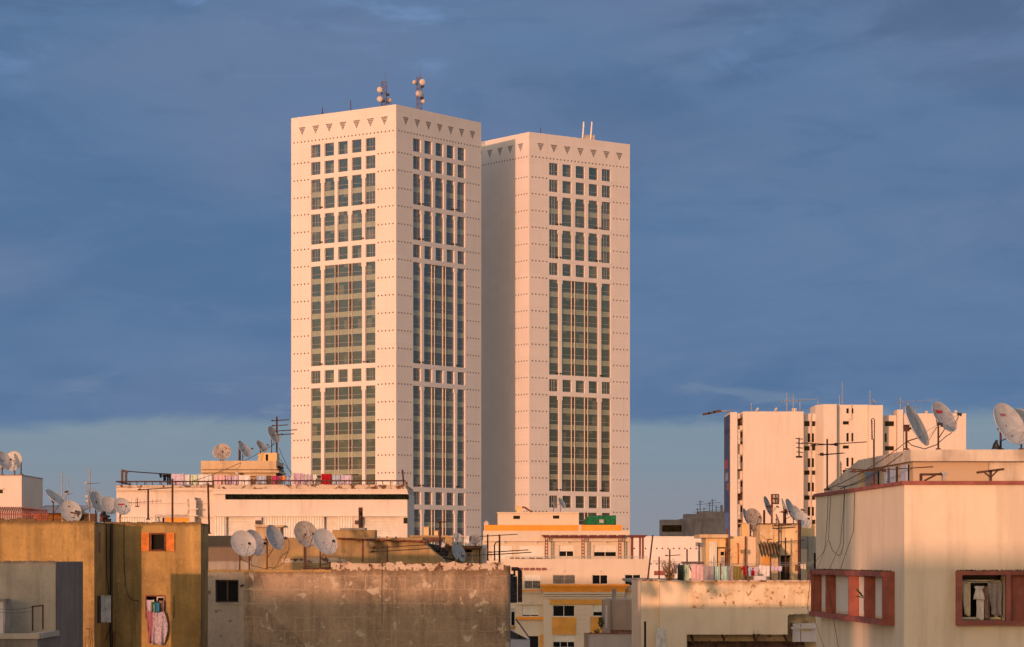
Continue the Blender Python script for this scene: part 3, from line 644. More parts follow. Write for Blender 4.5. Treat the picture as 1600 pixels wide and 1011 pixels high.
for h in hs: window(wb, h, Y+1.8, 'slide', rec=.3, fmat=M['brownroof'], n=2)
q = MB(); q.tube([(PX(1267, Y+1.8), Y+1.62, 4), (PX(1267, Y+1.8), Y+1.62, PZ(646, Y+1.8))], .1, 6); build(q, 'drainpipe', M['tan'], wb)
mb = MB(); x0, x1, x2, zt = PX(1276.5, Y), PX(1286, Y), PX(1306.5, Y), PZ(632, Y)          # projecting shaft with canted corner
mb.hexa([(x0,Y+1.75,0),(x1,Y-.6,0),(x2,Y-.6,0),(x2,Y+4,0),(x0,Y+1.75,zt),(x1,Y-.6,zt),(x2,Y-.6,zt),(x2,Y+4,zt)]); mb.hexa([(x0,Y+1.75,0),(x2,Y+4,0),(x2,Y+8,0),(x0,Y+8,0),(x0,Y+1.75,zt),(x2,Y+4,zt),(x2,Y+8,zt),(x0,Y+8,zt)])
build(mb, 'lift_shaft', W_block, wb)
h4 = [(1317, 1326.5, a, b) for a, b in ((658, 663.5), (696, 701), (734, 739))] + [(1322.5, 1326.3, a, b) for a, b in ((638, 646), (676.5, 690), (715, 729))] + [(1330.3, 1333.5, a, b) for a, b in ((638, 646), (676.5, 690), (715, 729))]
o, hs = block(wb, 'front_bay', W_block, Y+.5, 1306.5, 1357, 632.5, D, holes=h4, rec=.3)
for h in hs: window(wb, h, Y+.5, 'slide', rec=.3, fmat=M['brownroof'], n=1)
slab(wb, 'chute', W_block, 1326.8, 1330.6, 633, 655, Y+.2, .29)
block(wb, 'corner_bay', W_block, Y-.4, 1357, 1379.5, 633, D)
h5 = [(1382.5, 1397, a, b) for a, b in hz] + [(1382.5, 1385.5, a, b) for a, b in vt]
o, hs = block(wb, 'recessed_bay', W_block, Y+2, 1379.5, 1402, 649, D-2, holes=h5, rec=.3)
for h in hs: window(wb, h, Y+2, 'slide', rec=.3, fmat=M['brownroof'], n=2)
slab(wb, 'pilaster', W_block, 1402, 1411, 640, 872, Y+.8, 4)
block(wb, 'end_wall', W_block, Y+1.2, 1411, 1509.5, 646, D)
x = PX(1141, Y)-.06; mb = MB()
def bq(y0, y1, z0, z1, mi, off): mb.poly([(x-off, y1, z0), (x-off, y0, z0), (x-off, y0, z1), (x-off, y1, z1)], mi)
bz = lambda py: PZ(py, Y)
mb.box(x-.03, x+.05, Y+.3, Y+8.7, bz(842), bz(647), 0)
bq(Y+2.5, Y+7.6, bz(731), bz(716), 1, .036); bq(Y+2, Y+7, bz(750), bz(737), 2, .036); bq(Y+.8, Y+5, bz(765), bz(754), 3, .036); bq(Y+1, Y+8, bz(676), bz(668), 4, .036); bq(Y+.8, Y+8, bz(838), bz(800), 5, .036)
build(mb, 'advertising_banner', [plain('banner_blue', (.035, .055, .15), .7), plain('banner_red', (.26, .05, .07), .7), plain('banner_white', (.22, .23, .33), .7), plain('banner_orange', (.22, .10, .08), .7), plain('banner_navy', (.02, .025, .07), .7), plain('banner_pale', (.10, .16, .33), .7)], wb)
for k, (px, py) in enumerate(((1122, 643), (1113.5, 645.5), (1105, 647))):
    q = MB(); e = P(px, py, Y+6); q.tube([P(1143, 643, Y+2), P(1143, 642, Y+6), e+Vector((.2, 0, .1))], .05, 5); build(q, 'lamp_arm', M['steel'], wb)
    q = MB(); q.obox(e-Vector((.55, .3, .18)), (.9, 0, .18), (0, .6, 0), (-.08, 0, .25)); build(q, 'floodlight', M['lamp'], wb)
YR = 346
for px, t, lab, bm in ((1174, 630, 'short rod aerial on white block roof edge near its banner', []), (1229.5, 614, 'aerial with crossbars on white block roof, nearer its banner', [(627, 85, 4, 5, 1.2, 0)]), (1239.5, 616, 'aerial with long crossbar on white block roof beside lift shaft', [(626, 95, 5, 6, 1.2, 0)]), (1250, 628, 'low aerial on white block roof close to stair bay', [(641, 80, 2, 4, .8, 0)]),
        (1316, 597, 'tall thin whip aerial on white block roof', []), (1312, 618, 'short whip aerial beside the tall whip on white block roof', []), (1359.5, 611, 'rod aerial beside small dish on white block roof', []), (1407, 620, 'rod aerial above recessed bay of white block', [(630, 75, 2, 4, 1, 0)]), (1419, 626, 'aerial with flat crossbars above end wall of white block', [(627, 85, 5, 5, 1.4, 0), (637, 60, 3, 5, 1, 1)]), (1278, 626, 'short rod aerial at lift shaft of white block', [])):
    aerial(px, t, 648, YR, lab, bm, .05, 'steel', group='aerials on the white block roof')
for px, py, az, lab in ((1183, 640, -60, 'small dish near banner edge of white block roof'), (1212, 640, -60, 'small dish at middle of white block gable roof'), (1366, 627, 60, 'small pale dish beside rod on white block corner'), (1447, 645, -50, 'tiny dish on end wall roof of white block'), (1493, 644, -50, 'tiny dish at outer end of white block roof')):
    dish(px, py, 3.6, YR, az, 30, 648, lab, 'tan', group='small dishes on the white block roof')
slab(empty('roof_tank', P(1241, 646, YR), 'small pale box on white block roof beside aerials', 'tank'), 'tank_body', W_block, 1238, 1245, 638, 648, YR+1, 1.2)

# ------------------------------------------------------------------ cream and orange building
Y = 300; cbl = empty('cream_apartment_building', (PX(890, Y), Y, 0), 'cream and orange apartment building with terraces, pergola and cornice, below the towers', 'building')
o, hs = block(cbl, 'roof_house', W_cream, Y+5, 777.5, 904.5, 801.5, 9, pyb=840, holes=[(802, 812.6, 805.8, 811), (864, 874, 805.5, 810.5)], rec=.4)
for h in hs: window(cbl, h, Y+5, 'dark', rec=.4)
slab(cbl, 'coping', W_cream, 776.5, 905, 800.3, 802, Y+4.8, 9.3)
block(cbl, 'upper_wall', W_cream, Y+2.5, 755, 984, 829, 14, pyb=846)
slab(cbl, 'orange_parapet', M['orange'], 757, 904, 820.3, 829.2, Y+2.46, 12); slab(cbl, 'orange_parapet', M['orange'], 908, 972, 820.3, 829.2, Y+2.46, 12); slab(cbl, 'parapet_step', W_cream, 904, 908, 820, 829.2, Y+2.48, 11)
slab(cbl, 'chimney', W_cream, 756.5, 763, 818, 829, Y+3, 1); 
mb = MB(); a, b = P(755.2, 818, Y+2.9), P(764.3, 818, Y+2.9); t = P(759.7, 814, Y+3.5); mb.hexa([(a.x, Y+2.9, a.z), (b.x, Y+2.9, a.z), (b.x, Y+4.1, a.z), (a.x, Y+4.1, a.z)]+[(t.x-.1, Y+3.4, t.z), (t.x+.1, Y+3.4, t.z), (t.x+.1, Y+3.6, t.z), (t.x-.1, Y+3.6, t.z)]); build(mb, 'chimney_cap', W_cream, cbl)
o, hs = block(cbl, 'terrace_wall', W_cream, Y+3, 754, 984, 845, 13, pyb=876, holes=[(873.6, 896.5, 852, 869.8), (927.8, 963.2, 851.5, 869.8)], rec=.25)
window(cbl, hs[0], Y+3, 'shut', .48, .25); window(cbl, hs[1], Y+3, 'shut', .56, .25)
slab(cbl, 'string_course', W_cream, 754, 984.3, 844.4, 846, Y+2.4, .62)
for a, b in ((770, 800), (812, 850)): slab(cbl, 'shutter_panel', M['shutter'], a, b, 853, 873, Y+2.93, .06)
# terrace slab and front wall of the storey below
h6 = [(819.5, 844.3, 898, 920), (864, 899, 898, 912.6), (925.5, 949.7, 898, 913), (976.5, 1001, 897.6, 915.3)]
o, hs = block(cbl, 'main_wall', W_cream, Y, 757, 1016, 873.4, 17, holes=h6 + [(816, 842, 945, 963.4)], rec=.25)
window(cbl, hs[0], Y, 'grille', rec=.25); window(cbl, hs[1], Y, 'grille', rec=.25); window(cbl, hs[2], Y, 'slide', rec=.25); window(cbl, hs[3], Y, 'slide', rec=.25); window(cbl, hs[4], Y, 'shut', .82, .25)
mb = MB(); xa, xb, zz_ = PX(819.5, Y), PX(844.3, Y), PZ(898, Y); mb.box(xa, xb, Y+.02, Y+.07, PZ(907.5, Y), zz_); build(mb, 'shutter_panel', M['shutter'], cbl)
mb = MB()
for py in (869.3, 871.6): mb.bar(P(790, py, Y+.12), P(1011, py, Y+.12), .05)
for i in range(24): mb.bar(P(790+i*9.6, 873.4, Y+.12), P(790+i*9.6, 869.2, Y+.12), .04)
build(mb, 'railing', M['steel'], cbl)
for i in range(6):
    mb = MB(); x = PX(803+i*9.3, Y); z = PZ(889, Y); mb.box(x-.22, x+.22, Y-.35, Y+.02, z-.14, z+.14); build(mb, 'beam_end', M['redpaint'], cbl)
mb = MB(); slab(cbl, 'ledge', W_cream, 850, 862, 888, 889.3, Y-.12, .13)
# cornice and projecting bay
def molding(name, mat, px0, px1, pyt, pyb, out, slope=0):
    mb = MB(); a, b, zt, zb = PX(px0, Y), PX(px1, Y), PZ(pyt, Y), PZ(pyb, Y)
    mb.hexa([(a+slope, Y-out+slope*.6, zb), (b-slope, Y-out+slope*.6, zb), (b-slope, Y+.01, zb), (a+slope, Y+.01, zb), (a, Y-out, zt), (b, Y-out, zt), (b, Y+.01, zt), (a, Y+.01, zt)]); return build(mb, name, mat, cbl)
molding('cornice', M['orange'], 843.5, 983, 912.8, 915.8, 1.25); molding('cornice', M['orange'], 844.5, 981, 915.9, 921.2, 1.15, .3); molding('cornice', M['orange'], 847.5, 977, 921.3, 924.8, .98, .1)
molding('cornice_moulding', W_cream, 848, 976, 925, 928.2, .9, .04); molding('cornice_moulding', W_cream, 849, 974.8, 929.2, 931.7, .8, .04); molding('cornice_moulding', W_cream, 850, 974.3, 932.6, 935.5, .7, .04)
molding('side_cornice', M['orange'], 812, 843.3, 921.5, 923.8, .5, .05); molding('side_cornice', W_cream, 812, 846, 924, 926, .4); molding('side_cornice', W_cream, 982, 1014, 920.5, 922.5, .4); molding('side_cornice', M['ochre'], 977, 1014, 923, 924.6, .35)
molding('window_sill', M['orange'], 806, 851.5, 963.8, 968.2, .35, .03); molding('window_head', W_cream, 806, 848, 943.3, 944.8, .25)
o, hs = block(cbl, 'front_bay', W_cream, Y-.65, 849, 975.5, 936.2, .66, holes=[(864, 898, 945.8, 963.5), (926.5, 957, 945.2, 963), (864, 898, 992.5, 1012)], rec=.25)
window(cbl, hs[0], Y-.65, 'slide', rec=.25); window(cbl, hs[1], Y-.65, 'shut', .58, .25); window(cbl, hs[2], Y-.65, 'shut', .5, .25, n=3)
slab(cbl, 'orange_band', M['ochre'], 859, 946, 936.8, 944.4, Y-.80, .14)
slab(cbl, 'orange_panel', M['ochre'], 862.5, 900, 964.4, 991.2, Y-.72, .06); slab(cbl, 'orange_panel', M['ochre'], 923, 960, 963.8, 991.2, Y-.72, .06)
for k in range(6): slab(cbl, 'rusticated_course', W_cream, 902, 922, 946+k*7.4, 952.6+k*7.4, Y-.71, .05)
slab(cbl, 'orange_frame', M['ochre'], 843, 848.5, 992, 1100, Y-.1, .09); slab(cbl, 'dark_opening', M['wglass'], 826, 841, 994, 1060, Y-.02, .01)
for px0, px1, y_ in ((849, 973.5, Y+1.4),):
    pg = empty('pergola', (PX(911, y_), y_, PZ(873.4, Y)), 'long red wooden pergola along the upper terrace, three slim posts', 'pergola', 'red pergolas on the cream building terrace')
    mb = MB(); mb.box(PX(px0, y_), PX(px1, y_), y_-.08, y_+.08, PZ(840.3, y_), PZ(838, y_)); build(mb, 'beam', M['pergola'], pg)
    for i in range(9):
        x = PX(px0+3+i*15, y_); q = MB(); q.box(x-.42, x+.42, y_-.6, y_+1.0, PZ(838, y_)+.01, PZ(835.9, y_)); build(q, 'rafter', M['pergola'], pg)
    for px in (854, 911, 968.5):
        q = MB(); 
        for s_ in (-.13, .13): q.box(PX(px, y_)+s_-.05, PX(px, y_)+s_+.05, y_-.06, y_+.06, PZ(874, y_), PZ(840, y_))
        for i in range(6): z = PZ(845+i*5, y_); q.box(PX(px, y_)-.079, PX(px, y_)+.079, y_-.05, y_+.05, z-.06, z+.06)
        build(q, 'post', M['pergola'], pg)
pg = empty('pergola', (PX(996, Y+1), Y+1, PZ(873.4, Y)), 'small square red pergola at east end of the upper terrace', 'pergola', 'red pergolas on the cream building terrace')
mb = MB(); a, b = PX(981.5, Y+.6), PX(1012, Y+.6); zt, zb = PZ(836, Y+.6), PZ(840, Y+.6); mb.hexa([(a+.35, Y+.8, zb), (b-.35, Y+.8, zb), (b-.35, Y+4.2, zb), (a+.35, Y+4.2, zb), (a, Y+.6, zt), (b, Y+.6, zt), (b, Y+4.4, zt), (a, Y+4.4, zt)]); build(mb, 'roof', M['pergola'], pg)
for px, dy in ((987, 1), (1000, 1), (1004.5, 1), (990, 4), (1002, 4)):
    q = MB(); q.box(PX(px, Y+1)-.11, PX(px, Y+1)+.11, Y+dy-.15, Y+dy+.15, PZ(873.4, Y), zb); build(q, 'post', M['pergola'], pg)
for px, py, yy in ((787, 846.8, 302.4), (837, 846.8, 302.4), (887, 846.8, 302.4), (946.5, 846.8, 302.4), (882, 892.5, 300), (938, 892.5, 300), (830.5, 940, 300)):
    mb = MB(); c_ = P(px, py, yy-.1); mb.tube([c_+Vector((.13*math.cos(t*.5236), 0, .13*math.sin(t*.5236))) for t in range(10)], .035, 5); mb.box(c_.x-.03, c_.x+.03, c_.y, yy, c_.z-.03, c_.z+.03); build(mb, 'hook_lamp', M['white'], cbl)
# things on it
gn = empty('covered_tank', P(938, 820, Y+6), 'rooftop load wrapped in bright green netting above orange parapet', 'tank')
mb = MB(); xa, xb, xc = PX(913, Y+6), PX(921, Y+6), PX(962, Y+6); zb, zt, zm = PZ(822, Y+6), PZ(806.5, Y+6), PZ(813, Y+6)
pf = [(xa, zb), (xa, zm), (xb, zt), (xc, zt), (xc, zb)]
mb.poly([(x, Y+4.9, z) for x, z in pf][::-1]); mb.poly([(x, Y+8, z) for x, z in pf])
mb.grid([[(x, Y+4.9, z), (x, Y+5.9, z+(.1 if z > zm-.1 else 0)), (x, Y+8, z)] for x, z in pf], 0, False); build(mb, 'net_cover', M['green'], gn)
mb = MB(); mb.box(xb+1.1, xb+1.6, Y+4.86, Y+4.9, zb+.35, zb+.75); build(mb, 'patch', M['steel'], gn)
for i in range(4):
    mb = MB(); mb.tube([(xa+.15+i*(xc-xa-.3)/3, Y+4.84, zb-.02), (xa+.15+i*(xc-xa-.3)/3, Y+4.84, zm+.1)], .035, 5); build(mb, 'stake', M['lamp'], gn)
YD = Y+6
dish(866.5, 789, 6.2, YD, 75, 35, 801.5, 'white dish seen edge-on over cream roof house, beside blue-grey one', 'dish')
dish(878, 786, 9.2, YD, 62, 28, 801.5, 'larger blue-grey dish on the cream roof house', 'dish')
ch = empty('chimney_stack', P(811, 801.5, Y+8), 'stubby ochre vent stack on cream roof house with bent pipe', 'chimney')
slab(ch, 'stack', W_hut, 807, 815.5, 792, 801.6, Y+8, .7); slab(ch, 'stack_cap', W_hut, 806, 816.5, 790.5, 792, Y+7.9, .9)
q = MB(); q.tube([P(815, 792, Y+8.3), P(820, 793, Y+8.3), P(826, 797, Y+8.3), P(832, 800.5, Y+8.3)], .12, 6); build(q, 'pipe', M['rust'], ch)

# water tank & pipes seen at the gap beside the brown wall (Y 200..260)
Y = 200
dk = empty('dark_steel_shed', P(802, 940, Y), 'black iron shed squeezed between brown wall and cream building', 'shed')
slab(dk, 'body', M['junk'], 790, 808, 901, 942, Y, 4); slab(dk, 'lid', M['junk'], 790, 802, 897, 901, Y+.5, 2)
q = MB(); q.tube([P(812.5, 941, Y-.3), P(812.5, 893, Y-.3), P(809, 889, Y-.3), P(799, 889, Y-.3)], .17, 6); build(q, 'pipe', M['darkrust'], dk)
q = MB(); q.tube([P(803.5, 900, Y-.2), P(803.5, 889, Y-.2), P(811, 890.5, Y-.2)], .11, 6); build(q, 'vent_pipe', M['darkrust'], dk)
an = empty('pale_annex', P(812, 1000, Y+20), 'pale low annex with dark sagging tarpaulin, right beside the brown wall', 'building')
block(an, 'wall', W_lilac, Y+20, 795, 828, 999, 6); 
mb = MB(); mb.grid([[P(796+i*3.2, 984+i*1.6+(.8 if (i % 3) else 0), Y+20+j*1.5)+Vector((0, 0, -.35*j*(1-i/12))) for j in range(3)] for i in range(11)], 0, True)
mb.grid([[P(796+i*3.2, 984+i*1.6, Y+19.9), P(796+i*3.2, 997+i*.2, Y+19.9)] for i in range(11)], 0, True); build(mb, 'tarpaulin', M['junk'], an)
q = MB(); q.tube([P(806, 967, Y+20), P(829, 999, Y+19.5)], .06, 5); build(q, 'strut', M['lamp'], an)
block(an, 'side_wall', W_cream, Y+24, 798, 805, 950, 2, holes=[(799, 804, 956, 977)]); slab(an, 'window', M['wglass'], 799, 804, 956, 977, Y+24.2, .05); slab(an, 'sill', M['ochre'], 797.5, 806, 978, 982, Y+23.8, .4)

# concrete hut and lilac wall in front of the cream building's east part
Y = 190; hu = empty('grey_rendered_hut', (PX(970, Y), Y, 0), 'grey-brown rendered rooftop hut in front of the cornice, short flue on top', 'building')
W_hutgrey = plaster('grey_brown_render', (.40, .31, .24), (.29, .22, .17), .7, .5, .3, .12, (.30, .16, .08), .63, .7, .9, .25)
block(hu, 'wall', W_hutgrey, Y, 953, 1010, 937, 8); block(hu, 'side_pier', W_hutgrey, Y-.25, 942.5, 954, 937.5, 3); slab(hu, 'pilaster', W_lilac, 946, 949, 946, 981, Y-.31, .06)
slab(hu, 'flue', M['concrete'], 956.5, 963, 920, 937.2, Y+1, .4); slab(hu, 'brick_base', plain('old_red_brick', (.22, .09, .06), .9, var=.5, scale=9), 955, 1008, 984.5, 989.5, Y-.08, .08)
lw = empty('lilac_white_wall', (PX(960, 180), 180, 0), 'pale lilac wall with ragged red coping below the grey hut', 'wall')
block(lw, 'wall', W_lilac, 180, 914, 1012, 990.5, .6, holes=[(994.5, 996.5, 997.5, 1003)], rec=.3); slab(lw, 'opening', M['dark'], 994.5, 996.5, 997.5, 1003, 180.28, .02)
block(lw, 'return_pier', W_hutgrey, 179.9, 913, 918.5, 989, .9)
mb = MB()
for i in range(26):
    px = 918+i*3.6; h_ = rnd.uniform(.3, 1.1)*(2.2 if i < 4 else 1); mb.box(PX(px, 180), PX(px+3.7, 180), 179.93-.01*(i % 3), 180.66, PZ(990.5, 180)+.002*i, PZ(990.5-h_, 180)+.002*i)
build(mb, 'tile_coping', M['redpaint'], lw)
def shrub(name, c, rx, rz, n, size, label, cat, group=None, parent_stem=True, mat='leaf'):
    root = empty(name, c-Vector((0, 0, rz)), label, cat, group); mb = MB()
    for _ in range(n):
        d = Vector((rnd.gauss(0, 1), rnd.gauss(0, 1), rnd.gauss(0, 1))).normalized()*rnd.uniform(.3, 1)**.5
        p = c+Vector((d.x*rx, d.y*rx, d.z*rz)); a = Vector((rnd.gauss(0, 1), rnd.gauss(0, 1), rnd.gauss(0, 1))).normalized()*size*rnd.uniform(.6, 1.3); b_ = a.cross(Vector((rnd.gauss(0, 1), rnd.gauss(0, 1), rnd.gauss(0, 1)))).normalized()*size*.4
        mb.poly([p-a, p+b_, p+a, p-b_])
    build(mb, 'foliage', M[mat], root)
    q = MB(); q.tube([c-Vector((0, 0, rz*1.2)), c], size*.25, 5); build(q, 'stem', M['brownroof'], root); return root
shrub('potted_shrub', P(939.5, 973, 185), .22, .42, 130, .11, 'dark bush against the grey hut corner above red coping', 'plant')
shrub('small_weed', P(933, 986, 180.3), .22, .16, 60, .08, 'low dark weed growing on ragged red coping', 'plant')
# ------------------------------------------------------------------ white building with the roof laundry
Y = 170; wl = empty('white_rooftop_building', (PX(410, Y), Y, 0), 'long white building with roof railing, dark green strip and corrugated balcony fronts', 'building')
block(wl, 'wall', W_white, Y+.8, 182, 334, 766, 12)
slab(wl, 'cornice', W_cope, 181, 334, 758.2, 761.5, Y+.3, 12); slab(wl, 'cornice_moulding', W_white, 181.6, 334, 761.6, 766, Y+.45, 11.8); slab(wl, 'cornice_moulding', W_white, 181.9, 334, 766.1, 768, Y+.62, 1)
slab(wl, 'string_course', W_white, 183, 333.5, 785, 786.4, Y+.7, .09); slab(wl, 'string_course', W_white, 183, 333.5, 806.8, 808.6, Y+.55, .24)
mb = MB(); corr(mb, PX(189, Y), PX(252, Y), Y+.62, PZ(820, Y), PZ(808.7, Y), .16, .03); build(mb, 'corrugated_panel', M['shutter'], wl)
slab(wl, 'shutter_recess', M['ochre'], 258, 297, 809, 820, Y+.76, .03); slab(wl, 'dark_gap', M['dark'], 253, 256.5, 809, 820, Y+.75, .04)
block(wl, 'front_wall', W_white, Y, 333, 636.5, 768, 12, holes=[(352, 638.5, 772.4, 780.6), (353.5, 398, 807.5, 838), (507, 526, 807.5, 838), (566, 620.5, 807.5, 838)], rec=.35)
slab(wl, 'cornice', W_cope, 333, 634.5, 757.3, 764, Y+.1, 12); slab(wl, 'cornice_moulding', W_white, 333, 636, 764.1, 766.3, Y-.25, 12.2); slab(wl, 'cornice_moulding', W_white, 332.5, 637, 766.4, 770.5, Y-.12, .119); slab(wl, 'cornice_moulding', W_white, 332, 638, 770.6, 772, Y-.3, .299)
slab(wl, 'balcony_ledge', W_white, 333, 637, 805.6, 807.2, Y-.28, .279)
for a, b in ((353.5, 398), (507, 526), (566, 620.5)):
    mb = MB(); n = 14; z0, z1 = PZ(840, Y), PZ(807.3, Y)
    for i in range(n): za, zb_ = z0+(z1-z0)*i/n, z0+(z1-z0)*(i+1)/n; mb.hexa([(PX(a,Y),Y+.26,za),(PX(b,Y),Y+.26,za),(PX(b,Y),Y+.34,za),(PX(a,Y),Y+.34,za),(PX(a,Y),Y+.275,zb_-.012),(PX(b,Y),Y+.275,zb_-.012),(PX(b,Y),Y+.34,zb_),(PX(a,Y),Y+.34,zb_)])
    build(mb, 'roller_shutter', M['shutter'], wl)
for a, b in ((334.5, 352), (409, 506), (527, 551)):
    mb = MB(); corr(mb, PX(a, Y), PX(b, Y), Y-.05, PZ(840, Y), PZ(807.3, Y), .17, .03); build(mb, 'corrugated_panel', M['shutter'], wl)
for a, b in ((398.5, 408.5), (554, 563.5)):
    slab(wl, 'wall_box', W_white, a, b, 808, 819, Y-.3, .28); slab(wl, 'grille_box', M['lamp'], a+.4, b-.4, 813, 819.2, Y-.34, .03)
slab(wl, 'side_recess', M['wglass'], 630.5, 636.6, 809, 818, Y-.02, .015)
sh = MB(); 
for _ in range(2600):
    x = rnd.uniform(PX(352.5, Y), PX(638, Y)); z = rnd.uniform(PZ(780.4, Y), PZ(773, Y)); a = Vector((rnd.gauss(0,1), rnd.gauss(0,.5), rnd.gauss(0,1.3))).normalized()*.10; b_ = a.cross(Vector((rnd.gauss(0,1), rnd.gauss(0,1), rnd.gauss(0,1)))).normalized()*.04
    p = Vector((x, Y+rnd.uniform(.08, .3), z)); sh.poly([p-a, p+b_, p+a, p-b_])
build(sh, 'green_strip_foliage', plain('dark_leaf', (.012, .02, .008), .9, var=.5), wl); slab(wl, 'strip_backing', M['dark'], 352, 638.5, 772.5, 780.5, Y+.33, .03)
mb = MB()
mb.tube([P(181, 752.5, Y+.9), P(333, 752.3, Y+.9), P(334, 751.2, Y+.6), P(633, 751.2, Y+.6), P(636, 757, Y+.6)], .05, 6); mb.tube([P(183, 752.5, Y+.9), P(192, 754.5, Y+4), P(204, 757.3, Y+8)], .05, 5)
for i in range(38):
    px = 190+i*12; yy = Y+(.9 if px < 333 else .6); mb.tube([P(px, 758.4, yy), P(px, 752, yy)], .025, 4)
    if i % 2: mb.tube([P(px+2.4, 758.4, yy), P(px+2.4, 752, yy)], .02, 4)
build(mb, 'railing', M['darkrust'], wl)
q = MB(); q.tube([P(631, 757.5, Y+.7), P(629, 734, Y+.7)], .06, 5); build(q, 'corner_post', M['darkrust'], wl)
# chimney stack of blocks + pipe
ck = empty('stepped_chimney', P(300, 820, Y), 'white stepped chimney column against the laundry building wall, with bent pipe', 'chimney')
for a, b, t, bt, o_ in ((296, 306, 781, 795, .75), (294, 309, 794.6, 796.2, .9), (296, 306, 796.2, 805, .75), (294, 309, 805, 806.6, .9), (296, 304, 806.6, 822, .75), (297, 304, 777, 781, .7)): slab(ck, 'block', W_white, a, b, t, bt, Y+.78-o_, o_)
q = MB(); q.tube([P(292.5, 780, Y+.2), P(294, 784, Y+.2), P(295, 797, Y+.2), P(293, 804, Y+.2), P(285, 805, Y+.2), P(244, 804.5, Y+.2), P(242, 806, Y+.2), P(243, 822, Y+.2)], .07, 6); q.box(PX(291, Y), PX(294, Y), Y+.1, Y+.35, PZ(781, Y), PZ(779, Y)); build(q, 'pipe', M['tan'], ck)
# penthouse
Yp = 177; ph_ = empty('roof_penthouse', (PX(375, Yp), Yp, PZ(757, Yp)), 'ochre stone penthouse on the laundry building roof, carrying dishes', 'building')
block(ph_, 'wall', W_pent, Yp, 314.5, 431, 738, 5, pyb=762); slab(ph_, 'roof_slab', W_pent, 314, 431.5, 720, 731, Yp-.3, 5.5); slab(ph_, 'roof_moulding', W_pent, 313.3, 433, 731.1, 733.4, Yp-.45, 5.7); slab(ph_, 'roof_moulding', W_pent, 313.8, 435.5, 735, 738.5, Yp-.5, 5.8); slab(ph_, 'eaves_recess', W_pent, 314.2, 431, 733.4, 735, Yp-.05, 5)
for t in (728, 733, 738, 743): slab(ph_, 'side_ledge', M['darkrust'], 431.5, 437.5, t, t+2.6, Yp+.6, 3)
mb = MB(); c = P(370.5, 739.5, Yp-.5)
for k in range(10): pass
mb.tube([c+Vector((0, -.12, 0)), c+Vector((0, .04, 0))], [.11, .13], 12); build(mb, 'round_lamp', M['tan'], ph_)
vb = empty('ochre_vent_box', P(417, 720, Yp+2), 'ochre rendered box with slot on penthouse roof below two dishes', 'vent')
o, hs = block(vb, 'wall', W_hut, Yp+2, 403, 432.5, 707.5, 2, pyb=720.5, holes=[(415, 419, 710, 720.4)], rec=.4); slab(vb, 'slot', M['dark'], 415, 419, 710, 720.4, Yp+2.38, .02)
DG = 'satellite dishes on the laundry building penthouse'
dish(343, 704.5, 12.5, Yp+2, -25, 30, 720, 'pale dish mostly hidden behind round front-lit penthouse dish', 'dish', DG)
dish(348, 705.5, 13.2, Yp+1, 8, 22, 720, 'round front-lit dish at west end of penthouse roof', 'dishrust', DG)
dish(382.5, 702.5, 13.4, Yp+1, 60, 30, 720, 'narrow tilted dish with long feed arm in middle of penthouse roof', 'dish', DG)
dish(409, 697.5, 11, Yp+3, 58, 35, 707.5, 'tilted dish low on the ochre vent box', 'dish', DG)
dish(428, 679, 14.2, Yp+3, 60, 25, 707.5, 'highest dish above the ochre vent box, on a tall post', 'dish', DG)
aerial(432.5, 651, 735, Yp+3.5, 'tall mast with four dark crossbars above the penthouse, just beside tower edge', [(657, 90, 1.2, 4, .9, 0), (665, 88, 1.1, 3, .8, 0), (673.5, 92, 2.0, 5, .9, 0), (679.5, 89, 1.7, 5, .9, 0)], .06)
aerial(374.5, 689, 720, Yp+1.4, 'short pole beside narrow tilted dish on penthouse', [], .08)
ln_ = empty('clothesline_frame', P(195, 757, Y+5), 'dark steel clothesline goalpost at west end of laundry roof', 'clothesline')
mb = MB(); yy = Y+5
for a, t in ((191, 735), (197, 737)): mb.bar(P(a, 757, yy), P(a, t, yy), .14); 
mb.bar(P(190, 735, yy), P(200, 737.5, yy), .16); mb.bar(P(196, 740, yy), P(199.5, 737.8, yy), .1); build(mb, 'frame', M['lamp'], ln_)
for k in range(2):
    q = MB(); q.tube(sag(P(199, 736+k*.8, yy), P(560, 741+k, yy), .25, 14), .018, 4); build(q, 'line', M['cable'], ln_)
Yc = Y+4; GR = 'laundry on the white building roof'
